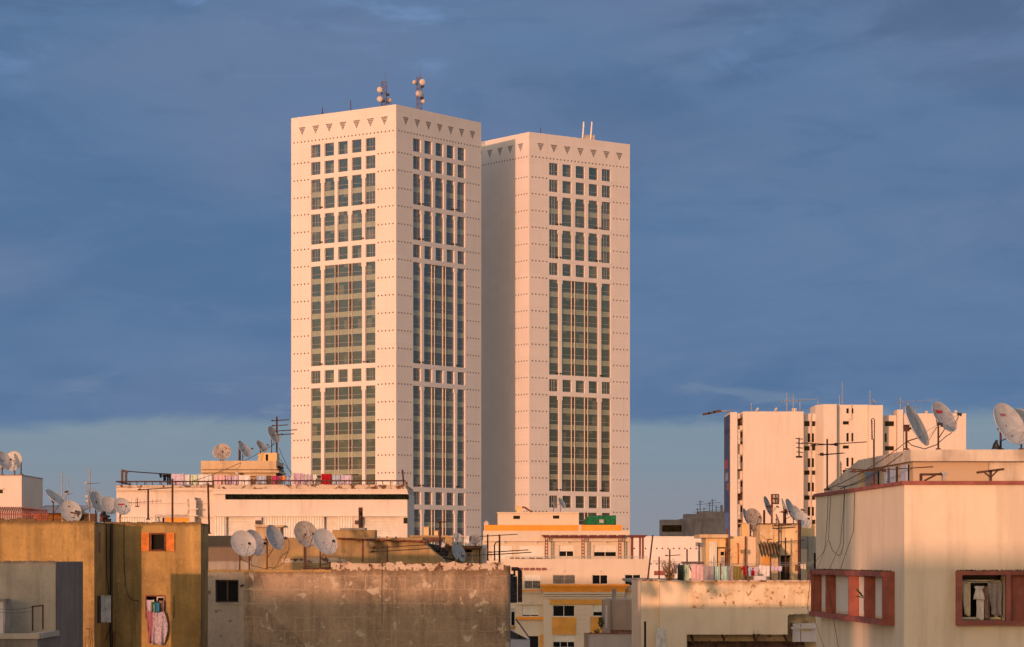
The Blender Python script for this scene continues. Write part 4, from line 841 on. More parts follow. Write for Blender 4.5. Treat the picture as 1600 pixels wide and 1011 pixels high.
items = [(248, 254, 739.5, 746.5, 'black', 'shirt', 'sock', 'small black garment at the far west end of roof laundry', 'clothing'), (253, 262, 741, 751, 'black', 'shirt', 'shirt', 'black bunched top on roof line beside black trousers', 'clothing'), (260.5, 267.5, 741, 757, 'black', 'trousers', 'trousers', 'black trousers on roof line next to white sheet', 'clothing'),
 (268, 287, 740, 757.5, 'lilac', 'sheet', 'bed_sheet', 'pale lilac striped sheet hanging right after black trousers', 'laundry'), (287.5, 297, 741, 757, 'white', 'sheet', 'towel', 'white towel between lilac sheet and mint towel', 'laundry'), (297.5, 309.5, 741, 757.5, 'mint', 'sheet', 'towel', 'mint green towel hanging on roof line', 'laundry'), (310, 332, 741, 757.5, 'white', 'sheet', 'bed_sheet', 'wide white sheet next to mint towel', 'laundry'),
 (333, 351, 742, 758, 'pink', 'sheet', 'bed_sheet', 'pale pink sheet in front of ochre penthouse corner', 'laundry'), (352, 362, 743, 757, 'paisley', 'sheet', 'cloth', 'mauve patterned cloth below penthouse lamp', 'laundry'), (363, 372, 743, 757.5, 'lilac', 'sheet', 'towel', 'lilac towel between patterned cloth and white sheet below penthouse', 'laundry'), (373, 391, 742, 758, 'white', 'sheet', 'bed_sheet', 'white sheet beneath east half of penthouse', 'laundry'),
 (392, 395, 747, 757, 'plum', 'sheet', 'scarf', 'thin dark plum strip beside white sheet below penthouse', 'clothing'), (396, 401, 747, 758, 'olive', 'shirt', 'shirt', 'dark olive garment between plum strip and blue cloth', 'clothing'), (401, 416, 743, 756, 'blue', 'sheet', 'towel', 'pale blue cloth before penthouse east corner', 'laundry'), (416.5, 423.5, 743, 757, 'brown', 'sheet', 'towel', 'brown cloth between blue cloth and magenta shirt', 'laundry'),
 (424, 436, 743, 758, 'magenta', 'shirt', 'shirt', 'magenta shirt beside orange cloth on roof line', 'clothing'), (432, 440, 743.5, 751, 'rose', 'sheet', 'towel', 'rose cloth half behind magenta shirt', 'laundry'), (438.5, 446, 743.5, 751.5, 'orange', 'sheet', 'towel', 'small bright orange cloth on roof line', 'laundry'), (446.5, 453, 744, 756, 'blue', 'shirt', 'shirt', 'pale blue shirt right after orange cloth', 'clothing'), (453.5, 460, 743, 757, 'white', 'shirt', 'shirt', 'white shirt between pale blue shirt and purple patterned cloth', 'clothing'),
 (459.5, 473, 739, 757.5, 'paisley', 'sheet', 'cloth', 'purple patterned sheet with pointed top on roof line', 'laundry'), (472.5, 487, 741, 758, 'floral', 'sheet', 'cloth', 'speckled cloth after purple patterned sheet', 'laundry'), (487, 496, 741, 757, 'white', 'shirt', 'shirt', 'crumpled white shirt close to red blanket', 'clothing'), (502, 518, 740, 757, 'red', 'sheet', 'blanket', 'deep red blanket on roof line in front of tower', 'laundry'), (519, 532, 742, 757, 'blue', 'sheet', 'towel', 'pale blue-white towel just east of red blanket', 'laundry'), (532.5, 549, 742, 757, 'lilac', 'sheet', 'bed_sheet', 'last pale lilac sheet at east end of roof laundry', 'laundry')]
for i, (a, b, t, bt, m_, shp, nm, lab, cat) in enumerate(items): cloth(a, b, t, bt, Yc+(i % 3)*.12, FB[m_], nm, lab, cat, GR, shp, .05, seed=i)
for k, (a_, b_) in enumerate((((436, 700), (470, 762)), ((436, 716), (480, 752)), ((435, 690), (300, 752)))): cablething(sag(P(*a_, Yp+3.5), P(*b_, Yp+(8 if k < 2 else -5)), .25, 10), .018, ['upper thin wire dropping from crossbar mast toward the tower', 'lower thin wire dropping from crossbar mast toward the tower', 'thin wire running west from crossbar mast to railing'][k], group='wires of the crossbar mast')
for px, t, bt, yy, lab, bm in ((231.5, 764, 812, 130, 'mast with one long boom in front of laundry building west wall', [(764.5, 92, 1.7, 8, .35, 0)]), (269.5, 748, 818, 118, 'tall bare mast in front of laundry building, on brown building', []), (327, 755, 834, 120, 'leaning bare pipe mast beside brown building east corner', [])):
    aerial(px, t, bt, yy, lab, bm, .045, px_top=px-(2 if px > 300 else 0))
aerial(214.5, 778, 792, 128, 'short crossbar aerial reaching sideways from mast beside laundry wall', [(785, 90, 1.7, 9, .3, 1)], .02)

# ------------------------------------------------------------------ far west white roof house, fence and shed
Y = 123; fw = empty('white_roof_house', (PX(20, Y), Y, 0), 'plain white roof house with two dishes at the far west', 'building')
o, hs = block(fw, 'wall', W_white, Y, -40, 34, 742.5, 5.5, holes=[(-3, 4.5, 765, 771)]); window(fw, hs[0], Y, 'dark'); slab(fw, 'window_surround', W_white, -3, 6, 762.5, 764.6, Y-.05, .05); slab(fw, 'roof_edge', W_far, -40, 34.3, 741.6, 743, Y-.05, 5.6)
DG2 = 'satellite dishes on the far west roof house'
dish(6.5, 719, 15, Y+1, 52, 28, 742, 'blue-grey shaded dish, in front on the far west roof house', 'dish', DG2)
dish(20.5, 720.5, 15.6, Y+2, -18, 12, 742, 'round sunlit dish on the far west roof house', 'dishw', DG2, arm=False)
dish(-3, 729, 8, Y+1.5, 20, 20, 742, 'third dish cut by picture edge on far west roof house', 'dish', DG2)
aerial(33, 722, 742, Y+1, 'short thin stick aerial beside the sunlit far west dish', [], .03)
Y = 122; sd_ = empty('orange_shed', (PX(95, Y), Y, PZ(818, Y)), 'low orange shed with grey corrugated roof behind the brown building', 'shed')
block(sd_, 'wall', M['shutterwood'], Y, 52, 131, 801, 4, zbot=PZ(828, Y))
mb = MB(); corr(mb, PX(46, Y), PX(128, Y), Y-.3, PZ(802, Y), PZ(789.5, Y+4.5), .22, .045, 4.6); build(mb, 'corrugated_roof', M['steel'], sd_)
mb = MB(); mb.hexa([P(125, 805.5, Y-.2), P(138, 805.5, Y-.2), P(138, 805.5, Y+2), P(125, 805.5, Y+2), P(121, 791, Y-.2), P(124, 791, Y-.2), P(124, 791, Y+2), P(121, 791, Y+2)]); build(mb, 'side_canopy', M['black'], sd_); slab(sd_, 'dark_doorway', M['dark'], 123, 131, 806, 818, Y-.06, .04)
fe = empty('red_spike_fence', P(0, 818, 119), 'red iron fence of curved spikes on the far west roof edge', 'fence')
for i in range(30):
    px = -8+i*2.9; yy = 119-(.0 if px < 34 else (px-34)*.0)
    if px > 76: break
    mb = MB(); q0 = P(px, 817, yy); s_ = 1 if px < 36 else -1
    mb.tube([q0, P(px, 800, yy), P(px-.8, 797, yy-.1), P(px-3.2, 792.5+max(0, px-34)*.12, yy-.35)], .032, 5); build(mb, 'spike', M['redpaint'], fe)
mb = MB(); mb.bar(P(-10, 803, 119), P(76, 804, 119), .05); mb.bar(P(-10, 814, 119), P(76, 814, 119), .05); build(mb, 'rail', M['redpaint'], fe)

# ------------------------------------------------------------------ brown building (two wings)
Y1, Y2 = 107.0, 110.2
br = empty('brown_apartment_building', (PX(165, Y2), Y2, 0), 'ochre brown rendered building with orange shutters and laundry window', 'building')
block(br, 'west_wing_wall', W_brown, Y1, -60, 147.3, 815.5, 4)
x = PX(147.3, Y1)
o, hs = block(br, 'main_wall', W_brown, Y2, 164, 313.8, 817.5, 2.75, holes=[(234, 259.3, 832.5, 861.5), (227.2, 258.7, 930, 966.5)], rec=.35)
mb = MB(); mb.box(PX(147.3, Y1)-.001, PX(164, Y2)+.05, Y1+3.0, Y2+3, 0, PZ(817, Y2)); 
rough = MB()
for i in range(70):
    px = -5+i*2.2; h_ = rnd.uniform(.02, .08)*(2.4 if px < 55 else 1); 
    rough.box(PX(px, Y1), PX(px+2.4, Y1), Y1-.012-.001*(i % 4), Y1+.2+.001*(i % 5), PZ(815.5, Y1)-.03*rnd.random()-.01, PZ(815.5, Y1)+h_)
build(rough, 'parapet_capping', W_brown, br)
mb = MB()
for i in range(66):
    px = 164+i*2.27; mb.box(PX(px, Y2), PX(px+2.4, Y2), Y2-.03-.001*(i % 4), Y2+.25+.001*(i % 5), PZ(818.8, Y2)-.02*rnd.random(), PZ(817, Y2)+rnd.uniform(0, .05))
build(mb, 'parapet_capping', W_brown, br)
xs = PX(147.3, Y1)
wo = window(br, hs[0], Y2, 'dark', rec=.35)
fm = MB(); a, b, c, d = hs[0]; f_ = .07
for q in ((a-.01, a+f_, c, d), (b-f_, b+.01, c, d), (a+f_, b-f_, c, c+f_), (a+f_, b-f_, d-f_, d)): fm.box(q[0], q[1], Y2-.02, Y2+.12, q[2], q[3])
build(fm, 'frame', M['rust'], wo)
for x0, x1, sgn in ((221.2, 233.2, 1), (260.3, 272.7, -1)):
    mb = MB(); A, B = PX(x0, Y2), PX(x1, Y2); zt, zb = PZ(832.5, Y2), PZ(861, Y2); 
    for p in ((A, A+.05, zb, zt), (B-.05, B, zb, zt), (A+.05, B-.05, zb, zb+.06), (A+.05, B-.05, zt-.06, zt), (A+.05, B-.05, (zt+zb)/2-.03, (zt+zb)/2+.03)): mb.box(p[0], p[1], Y2-.075, Y2-.025, p[2], p[3])
    for i in range(11):
        z = zb+.07+(zt-zb-.14)*i/11
        if abs(z+.03-(zt+zb)/2) > .05: mb.hexa([(A+.05,Y2-.068,z),(B-.05,Y2-.068,z),(B-.05,Y2-.055,z),(A+.05,Y2-.055,z),(A+.05,Y2-.045,z+.06),(B-.05,Y2-.045,z+.06),(B-.05,Y2-.03,z+.06),(A+.05,Y2-.03,z+.06)])
    build(mb, 'louvred_shutter', M['shutterwood'], br)
wo = window(br, hs[1], Y2, 'dark', rec=.35)
fm = MB(); a, b, c, d = hs[1]
for q in ((a, a+.05, c, d), (b-.05, b, c, d), (a+.05, b-.05, d-.05, d), (a+.05, b-.05, c, c+.05)): fm.box(q[0], q[1], Y2-.01, Y2+.15, q[2], q[3])
build(fm, 'frame', M['rust'], wo)
fm = MB(); A, B = PX(244, Y2), PX(257, Y2)
for q in ((A, A+.05, c+.06, d-.06), (B-.05, B, c+.06, d-.06), (A+.05, B-.05, d-.11, d-.06)): fm.box(q[0], q[1], Y2+.16, Y2+.21, q[2], q[3])
build(fm, 'casement', M['tan'], wo)
# slot and louvred window in the side wall of the west wing (faces +x)
xs = PX(147.3, Y1)
def sidebox(name, mat, y0, y1, pyt, pyb, t, ym): mb = MB(); mb.box(xs, xs+t, y0, y1, PZ(pyb, ym), PZ(pyt, ym)); return build(mb, name, mat, br)
sidebox('red_slot', M['redpaint'], Y1+1.15, Y1+1.5, 831, 863.5, .03, Y1+1.2); sidebox('side_window', M['dark'], Y1+.75, Y1+1.6, 931, 973.5, .02, Y1+1)
mb = MB(); yb = Y1+1.62; z0, z1 = PZ(972.5, Y1+1.6), PZ(930.5, Y1+1.6); wd = .40
for a, b, c, d in ((0, .04, z0, z1), (wd-.04, wd, z0, z1), (wd/2-.02, wd/2+.02, z0, z1), (.04, wd-.04, z0, z0+.05), (.04, wd-.04, z1-.05, z1), (.04, wd-.04, (z0+z1)/2-.03, (z0+z1)/2+.03)): mb.box(xs+.02+a, xs+.02+b, yb, yb+.05, c, d)
for i in range(18): z = z0+.06+(z1-z0-.12)*i/18; mb.hexa([(xs+.06, yb+.005, z), (xs+wd-.02, yb+.005, z), (xs+wd-.02, yb+.015, z), (xs+.06, yb+.015, z), (xs+.06, yb+.03, z+.05), (xs+wd-.02, yb+.03, z+.05), (xs+wd-.02, yb+.04, z+.05), (xs+.06, yb+.04, z+.05)])
build(mb, 'side_shutter', M['white'], br)
q = MB(); q.tube([(xs+.22, Y2-.1, 0), (xs+.22, Y2-.1, PZ(817.5, Y2))], .06, 7); build(q, 'drainpipe', M['lamp'], br)
cablething([P(166, 818, 110), P(167, 900, 110.05), P(174, 960, 110.05), P(171, 985, 110.05), P(164.5, 1002, 110.05)], .018, 'black cable looping beside the drainpipe of brown building', name='cable', group='cables on the brown building')
cablething([P(193.5, 817, 110.1), P(193.5, 870, 110.15), P(196, 915, 110.15), P(201, 932, 110.15), P(208, 938, 110.15), P(217, 938.5, 110.15)], .014, 'thin cable drooping in a hook beside orange shutter window', group='cables on the brown building')
cablething([P(271.5, 931, 110.17), P(272, 950, 110.15), P(271.5, 966, 110.17)], .014, 'short rusty rod on brown wall beside laundry window', 'rod', 'wall_rod', M['rust'])
for px, lab in ((137.5, 'thin rusted wire cage hanging on west wing corner'), (178, 'thin rusted wire cage beside drainpipe')):
    yy = Y1-.15 if px < 150 else Y2-.15
    if px < 150: cablething([P(133, 983, yy), P(137, 981.5, yy), P(140, 984, yy), P(139, 994, yy), P(134, 995, yy), P(134, 1011, yy), P(140.5, 1012, yy), P(141.5, 1000, yy), P(139, 995, yy)], .014, lab, 'wire', 'wire_loop', M['rust'])
    else: cablething([P(176.5, 1012, yy), P(176.5, 986, yy), P(179.5, 985, yy), P(179.5, 1012, yy)], .018, lab, 'wire', 'wire_loop', M['rust'])
# laundry at the lower window
GW = 'laundry hanging from the brown building window'; yy = Y2-.16
cloth(229, 241, 937, 956, yy-.05, FB['lilac'], 'blouse', 'pale lilac top in the brown building window', 'clothing', GW, 'sheet', .03, .1, 2)
cloth(228.5, 242.5, 953, 1004, yy, FB['rose'], 'long_dress', 'long rose pink garment hanging down below the window', 'clothing', GW, 'drape', .05, 0, 3)
cloth(236.5, 246, 940, 957, yy-.08, FB['dgreen'], 'cloth', 'dark green cloth between lilac top and blue cloth in window', 'laundry', GW, 'sheet', .03, 0, 4)
cloth(243.5, 249, 942, 957, yy-.11, FB['cyan'], 'cloth', 'small bright blue cloth in the brown building window', 'laundry', GW, 'sheet', .03, 0, 5)
cloth(238.5, 262.5, 955, 1008, yy-.03, FB['floral'], 'nightgown', 'long white floral nightgown flaring below the window', 'clothing', GW, 'gown', .06, -.03, 6)
cloth(248.5, 257, 938, 957, yy+.05, FB['leopard'], 'scarf', 'speckled grey scarf bunched at window casement', 'clothing', GW, 'sheet', .04, 0, 8)
# dishes of the brown building
DG3 = 'satellite dishes on the brown building roof'
dish(88, 777.5, 19.5, 111, 66, 50, 815.5, 'big dish tipped steeply upward on thick bent post, brown building', 'dish', DG3, base_px=83)
dish(111, 799, 18, 109.5, 34, 24, 815.5, 'pale dish with small dark emblem, facing front on brown building', 'dishw', DG3, logo=[(-.12, .45, .12, .12)], base_px=121)
dish(153, 784, 17.5, 113.5, 58, 26, 817.5, 'grey shaded dish behind the pair of front dishes, brown building', 'dish', DG3, base_px=149)
dish(171.5, 789.5, 14.6, 112.8, 40, 22, 817.5, 'warm pale dish between grey dish and red logo dish', 'dishw', DG3, base_px=164)
dish(191, 791, 14.2, 112, 32, 24, 817.5, 'front dish with red lettering on brown building roof', 'dishw', DG3, logo=[(-.42, .20, .13, .17), (-.27, .20, .13, .17), (-.12, .20, .13, .17), (.03, .20, .13, .17), (.18, .22, .14, .17)], base_px=187)
aerial(140, 732, 817, 114, 'tall thin mast with dark crossbar above brown building dishes', [(755.5, 88, .62, 9, .35, 0), (776, 85, .5, 6, .8, 1), (783, 92, .4, 5, .8, 1)], .03, 'steel')
aerial(97, 738, 815, 113, 'thin grey whip aerial behind steeply tipped dish', [], .022, 'steel'); aerial(106.5, 744, 815, 114, 'second fainter whip aerial behind steeply tipped dish', [(772, 60, .3, 4, .3, 0)], .016, 'steel')
sc_ = empty('scrap_bundle', P(161, 817, 112.2), 'bundle of rusty scrap between dishes at the wing joint', 'scrap'); 
for i in range(16):
    mb = MB(); c = P(161+rnd.uniform(-6, 6), 817-rnd.uniform(0, 11), 112.3+rnd.uniform(-.2, .2)); mb.obox(c, (rnd.uniform(.05, .2), rnd.uniform(-.05, .1), 0), (0, .12, 0), (rnd.uniform(-.05, .05), 0, rnd.uniform(.06, .2))); build(mb, 'scrap_piece', M['junk'] if i % 2 else M['rust'], sc_)

# ------------------------------------------------------------------ grey-white building in front, west
Y = 95; gw = empty('grey_white_building', (PX(40, Y), Y, 0), 'grey-white plastered building with dark side wall and small terrace, lowest at the west', 'building')
x1 = PX(86.8, Y); zt = PZ(877.6, Y)
mb = MB(); mb.box(PX(-2, Y), x1, Y, Y+6, 0, zt); build(mb, 'front_wall', W_grey, gw)
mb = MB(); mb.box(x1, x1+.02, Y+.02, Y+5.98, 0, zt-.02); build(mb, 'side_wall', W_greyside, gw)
mb = MB()
for i in range(34): px = -4+i*2.7; mb.box(PX(px, Y), PX(px+2.8, Y), Y-.015-.001*(i % 3), Y+.2+.001*(i % 4), zt-.05-.03*rnd.random(), zt+rnd.uniform(.0, .045))
build(mb, 'parapet_capping', W_grey, gw)
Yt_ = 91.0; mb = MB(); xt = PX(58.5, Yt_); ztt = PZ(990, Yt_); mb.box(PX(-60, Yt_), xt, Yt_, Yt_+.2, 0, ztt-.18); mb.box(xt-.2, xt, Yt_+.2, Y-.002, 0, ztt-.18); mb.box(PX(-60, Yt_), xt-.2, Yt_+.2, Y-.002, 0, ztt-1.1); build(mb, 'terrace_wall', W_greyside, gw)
mb = MB(); mb.box(PX(-60, Yt_), xt+.08, Yt_-.08, Yt_+.28, ztt-.18, ztt); mb.box(xt-.28, xt+.08, Yt_+.28, Y-.003, ztt-.18, ztt); build(mb, 'terrace_coping', W_grey, gw)
ac = empty('pale_cabinet', P(0, 988, Y-1.5), 'pale teal cabinet with lid on the grey-white terrace', 'cabinet')
slab(ac, 'body', W_lilac, -22, 5, 940, 1012, Y-1.4, .9); slab(ac, 'lid', M['concrete'], -22, 8, 936, 940, Y-1.5, 1.1); slab(ac, 'side_post', M['concrete'], 5.2, 8.2, 940, 1012, Y-1.4, .9)
gp = empty('red_door_frame', P(58, 982, 92.5), 'dark red steel goalpost frame standing on terrace coping', 'frame')
mb = MB(); yy = 92.5
for a, b in ((51, 983), (67, 980)): mb.bar(P(a, b+3, yy), P(a, 946.5, yy), .05)
mb.bar(P(49.5, 948, yy), P(68.3, 946, yy), .05); build(mb, 'frame', M['darkrust'], gp)
for k in (0, 5): 
    q = MB(); q.tube(sag(P(-5, 951+k, 93), P(50, 949+k*1.2, yy), .05, 8), .006, 4); build(q, 'line', M['cable'], gp)
# ------------------------------------------------------------------ central brown wall building and what stands behind it
Y = 105; ce = empty('brown_cement_building', (PX(560, Y), Y, 0), 'wide stained brown cement wall with one small window, centre of the roofs', 'building')
zt1, zt2 = PZ(891.3, Y), PZ(879, Y); xl, xm, xr = PX(325, Y), PX(517, Y), PX(797.5, Y)
h0 = hole(336.5, 372.8, 906, 941.5, Y); xst = PX(381, Y)
mb = MB(); mb.wall(lambda s, z, d: Vector((xl+s, Y-.02+d, z)), xst-xl, 0, zt1, [(h0[0]-xl, h0[1]-xl, h0[2], h0[3])], .3)
mb.poly([(xst,Y-.02,0),(xst,Y+.2,0),(xst,Y+.2,zt1),(xst,Y-.02,zt1)]); mb.poly([(xl,Y+6,0),(xl,Y-.02,0),(xl,Y-.02,zt1),(xl,Y+6,zt1)]); mb.poly([(xl,Y-.02,zt1),(xst,Y-.02,zt1),(xst,Y+6,zt1),(xl,Y+6,zt1)]); build(mb, 'window_strip_wall', W_strip, ce)
# main wall with a rounded outer corner
mb = MB(); rc = .28
prof = [(xst, Y), (xr-rc, Y)] + [(xr-rc+rc*math.sin(a), Y+rc-rc*math.cos(a)) for a in [R(15*i) for i in range(1, 7)]] + [(xr, Y+7)]
mb.poly([(xst,Y,0),(xm,Y,0),(xm,Y,zt1),(xst,Y,zt1)]); mb.poly([(xm,Y,0),(xr-rc,Y,0),(xr-rc,Y,zt2-.14),(xm,Y,zt2-.14)])
mb.grid([[(x, y, z) for x, y in prof[1:]] for z in (0, zt2-.14)], 0, True)
mb.poly([(xm,Y,zt1),(xm,Y+.4,zt1),(xm,Y+.4,zt2-.14),(xm,Y,zt2-.14)][::-1]); mb.poly([(xst,Y,zt1),(xm,Y,zt1),(xm,Y+7,zt1),(xst,Y+7,zt1)]); mb.poly([(xm,Y+.4,zt1),(xr,Y+.4,zt1),(xr,Y+7,zt1),(xm,Y+7,zt1)])
build(mb, 'wall', W_centre, ce)
mb = MB(); N_ = 90
for i in range(N_):                                     # worn whitewashed parapet head, uneven along its length
    a, b = xm+(xr-rc-xm)*i/N_, xm+(xr-rc-xm)*(i+1)/N_+.01; up = .05*math.sin(i*.23)+.03*math.sin(i*.9+1); mb.box(a, b, Y-.02-.002*(i % 3), Y+.4, zt2-.14-rnd.uniform(.10, .20)*(1 if i % 7 else .3), zt2-.05+max(0, up)+rnd.uniform(0, .03))
for i in range(8): mb.tube([(xr-rc-.02, Y+.2, zt2-.2), (xr-.06, Y+.28, zt2-.22)], .12, 6); break
build(mb, 'parapet_head', W_cope, ce)
mb = MB()
for i in range(60): a, b = xl+(xm-xl)*i/60, xl+(xm-xl)*(i+1)/60+.01; mb.box(a, b, Y-.04-.001*(i % 4), Y+.35, zt1-.04-.03*rnd.random(), zt1+rnd.uniform(.01, .045))
build(mb, 'parapet_capping', W_brown, ce)
wo = window(ce, h0, Y-.02, 'slide', rec=.3, fmat=M['lamp']); 
mb = MB(); mb.box(h0[0]-.02, h0[1]+.04, Y-.06, Y+.1, h0[2]-.06, h0[2]); build(mb, 'sill', M['concrete'], wo)
mb = MB(); mb.tube([P(376, 916, Y-.05), P(380, 914, Y-.2)], .035, 6); build(mb, 'spout', M['darkrust'], ce)
cablething([P(597, 880, Y-.03), P(596.5, 930, Y-.03), P(597, 975, Y-.02)], .008, 'thin wire hanging straight down the brown cement wall', name='cable')

Yb = 135; bk = empty('ochre_parapet_building', (PX(500, Yb), Yb, 0), 'ochre stained roof house with rusty tin eaves behind the brown cement wall', 'building')
block(bk, 'wall', W_back, Yb, 322, 660, 840, 8)
mb = MB(); x0, x1, z0, z1 = PX(660, Yb), PX(697, Yb), PZ(880, Yb), PZ(847, Yb); mb.hexa([(x0,Yb,z0-2),(x1,Yb,z0-2),(x1,Yb+4,z0-2),(x0,Yb+4,z0-2),(x0,Yb,z1+.02),(x1,Yb,z0),(x1,Yb+4,z0),(x0,Yb+4,z1+.02)]); build(mb, 'sloping_wall', W_back, bk)
mb = MB()
for i in range(64):
    px = 527+i*2.2; t = i/64; mb.box(PX(px, Yb), PX(px+2.25, Yb), Yb-.5-.02*(i % 3), Yb+.3, PZ(841+5*t, Yb)-.05, PZ(841+5*t, Yb)+.02+.01*(i % 2))
build(mb, 'tin_eaves', M['rust'], bk)
slab(bk, 'raised_coping', W_back, 519, 586, 828, 842, Yb+1, 2); slab(bk, 'coping_slab', M['concrete'], 531, 570, 824.8, 828.2, Yb+.9, 2.2)
slab(bk, 'chimney', W_pent, 399.5, 438, 823.5, 842, Yb-.6, 2); slab(bk, 'chimney_slab', W_pent, 397.5, 442.5, 820.5, 823.7, Yb-.9, 2.6); slab(bk, 'grey_panel', W_grey, 321.5, 392, 837, 900, Yb-.05, .05); slab(bk, 'pale_patch', W_cope, 470, 532, 871.5, 880, Yb-.03, .03); slab(bk, 'edge', M['brownroof'], 655, 668, 844, 848, Yb-.4, 2)  # the grey piece is a thin sheet over the ochre wall's west end
mb = MB(); corr(mb, PX(440, Yb), PX(540, Yb), Yb-.02, PZ(879, Yb), PZ(873, Yb), .8, .02); build(mb, 'rubble_course', W_cope, bk)
q = MB(); q.tube([P(566.5, 878, Yb-.05), P(566.5, 843, Yb-.05)], .03, 5); build(q, 'downpipe', M['rust'], bk)
tp = empty('cloth_heap', P(610, 842, Yb+1.5), 'heap of dark tarpaulin and pale rags on the ochre parapet', 'tarpaulin')
for a, b, h_, m_ in ((586, 597, 6.5, 'white'), (595, 614, 5.5, 'junk'), (610, 632, 6, 'junk'), (624, 640, 3.5, 'brownroof')):
    mb = MB(); k = Yb/F; mb.grid([[P(a+(b-a)*i/10, 843+1.5*(i/10)*(a > 600)-h_*math.sin(math.pi*i/10)*(.7+.4*math.sin(i*1.9+a))*math.sin(math.pi*(.12+.88*j/6)), Yb+1+.9*j/6) for i in range(11)] for j in range(7)], 0, True); build(mb, 'tarp_fold', M[m_], tp)
pq = empty('iron_bracket_frame', P(480, 892, 108), 'low rusty iron frame carrying the two right hand dishes', 'frame')
mb = MB(); mb.bar(P(474, 889, 108), P(515, 888, 108), .12, .1); mb.bar(P(477, 892, 108), P(477, 856, 108), .09); mb.bar(P(516, 890, 108), P(516, 878, 108), .07); build(mb, 'frame', M['darkrust'], pq)
pq['label'] = 'low rusty iron frame under the rust streaked dish'
DG4 = 'satellite dishes above the brown cement wall'
dish(398, 848, 21.5, 111, 52, 22, 892, 'blue-grey dish half hidden behind pale one, above small cement wall window', 'dish', DG4, base_px=389)
dish(380.5, 849, 21.5, 109, 30, 24, 892, 'pale front-facing dish above small cement wall window', 'dishw', DG4, base_px=374)
dish(429.5, 839.5, 20.5, 109.5, 57, 22, 890, 'narrow blue shaded dish on rusty post, alone by the chimney', 'dish', DG4, base_px=417)
dish(479, 834.5, 22, 110, 34, 24, 890, 'dish with rust streaks across its face', 'dishrust', DG4, base_px=475)
dish(508.5, 846, 21.8, 108.5, 38, 26, 890, 'clean pale dish standing in front of rust streaked dish', 'dishw', DG4, base_px=500)
aerial(605, 852, 879, 112, 'rusty post with two long thin yagi booms behind cement wall', [(855, 100, 2.4, 10, .35, 0), (861, 80, 2.6, 8, .3, 0)], .035)
aerial(563.5, 793, 826, Yb+2, 'thick dark rusted stub mast in front of white shutters', [], .11); 
q = empty('siren', P(564, 800, Yb+1.9), 'rusty bullhorn head on the thick stub mast', 'siren'); mb = MB(); mb.tube([P(562, 804, Yb+1.8), P(563, 800, Yb+1.8), P(565.5, 795, Yb+1.8)], [.06, .12, .05], 7); build(mb, 'head', M['darkrust'], q)
for i, pts in enumerate(([(449, 862), (440, 868), (432, 884), (424, 891)], [(451, 843), (452, 856), (443, 880), (430, 888), (417, 886)], [(375, 872), (395, 884), (420, 890)], [(508, 868), (512, 880), (499, 884), (470, 886)])):
    cablething([P(a, b, 108.6) for a, b in pts], .012, ['thin cable trailing from narrow blue dish to parapet', 'second cable looping from narrow blue dish', 'thin cable sagging below pale dish pair', 'thin cable trailing from clean pale dish'][i], group='cables on the cement wall parapet')

# clutter at the gap between cement wall and cream building
Yg = 150; cg = empty('ochre_roof_hut', (PX(725, Yg), Yg, PZ(900, Yg)), 'low ochre roof hut with brown board roof behind cement wall', 'building')
block(cg, 'wall', W_back, Yg, 697, 752, 853, 5, zbot=0, holes=[(727, 737, 859, 863)], rec=.2); slab(cg, 'board_roof', M['brownroof'], 695, 752.5, 852.5, 857, Yg-.5, 5); slab(cg, 'rear_wall', W_back, 696, 707, 839, 853.4, Yg+1, 3); slab(cg, 'lilac_side', W_lilac, 682, 695.6, 849, 900, Yg+.5, 3); slab(cg, 'parapet', W_cope, 701, 734, 837, 838.8, Yg+2, 2); slab(cg, 'pale_wall', W_white, 752.4, 760, 851, 880, Yg+.6, 2)
slab(cg, 'porch_post', M['brownroof'], 696, 698, 857, 892, Yg-.4, .1); slab(cg, 'porch_post', M['brownroof'], 748, 750.4, 857, 892, Yg-.4, .1)
slab(cg, 'brick_vent', M['brownroof'], 657, 690, 839.5, 846.5, Yg+3, 3); slab(cg, 'low_wall', W_back, 640, 700, 836.5, 839.5, Yg+3.2, 3)
for a, b, t, lab in ((662, 670, 824, 'taller ochre brick stub chimney in front of tower foot'), (678, 684.5, 830, 'shorter ochre brick stub chimney in front of tower foot')):
    q = empty('stub_chimney', P((a+b)/2, 838, Yg+4), lab, 'chimney', 'stub chimneys before the tower foot'); slab(q, 'stack', W_hut, a, b, t, 838, Yg+4, .4); slab(q, 'stack_cap', W_pent, a-.4, b+.4, t-1, t, Yg+3.95, .5)
wt = empty('white_tank', P(729.5, 852.5, Yg+.3), 'small white square tank between two dishes on ochre hut', 'tank'); slab(wt, 'body', M['white'], 726, 732.8, 838.5, 852.5, Yg+.3, .8); slab(wt, 'lid', M['white'], 725.6, 733.2, 837.6, 838.5, Yg+.28, .84)
jk = empty('junk_pile', P(676, 868, Yg-3), 'pile of dark junk, planks and blue plastic behind the sloping wall', 'junk')
for i in range(26):
    mb = MB(); c = P(661+rnd.uniform(0, 32), 0, Yg-3+rnd.uniform(0, 2)); z = PZ(846+(c.x-PX(661, Yg))/(PX(693, Yg)-PX(661, Yg))*20+rnd.uniform(0, 8), Yg); c.z = z
    mb.obox(c, (rnd.uniform(.2, .7), 0, rnd.uniform(-.15, .08)), (0, .3, 0), (.02, 0, rnd.uniform(.06, .22))); build(mb, 'junk_piece', [M['junk'], M['junk'], M['brownroof'], FB['blue']][i % 4 if i % 4 < 3 or i == 11 else 0], jk)
DG5 = 'satellite dishes on the ochre roof hut'
dish(715.8, 839.5, 8.4, Yg, 38, 26, 853, 'small sunlit dish on ochre hut beside white tank', 'dishw', DG5)
dish(742, 842.5, 9.2, Yg+.5, -8, 40, 853, 'see-through grey mesh dish beside white tank', 'dishmesh', DG5, back='dishmesh')
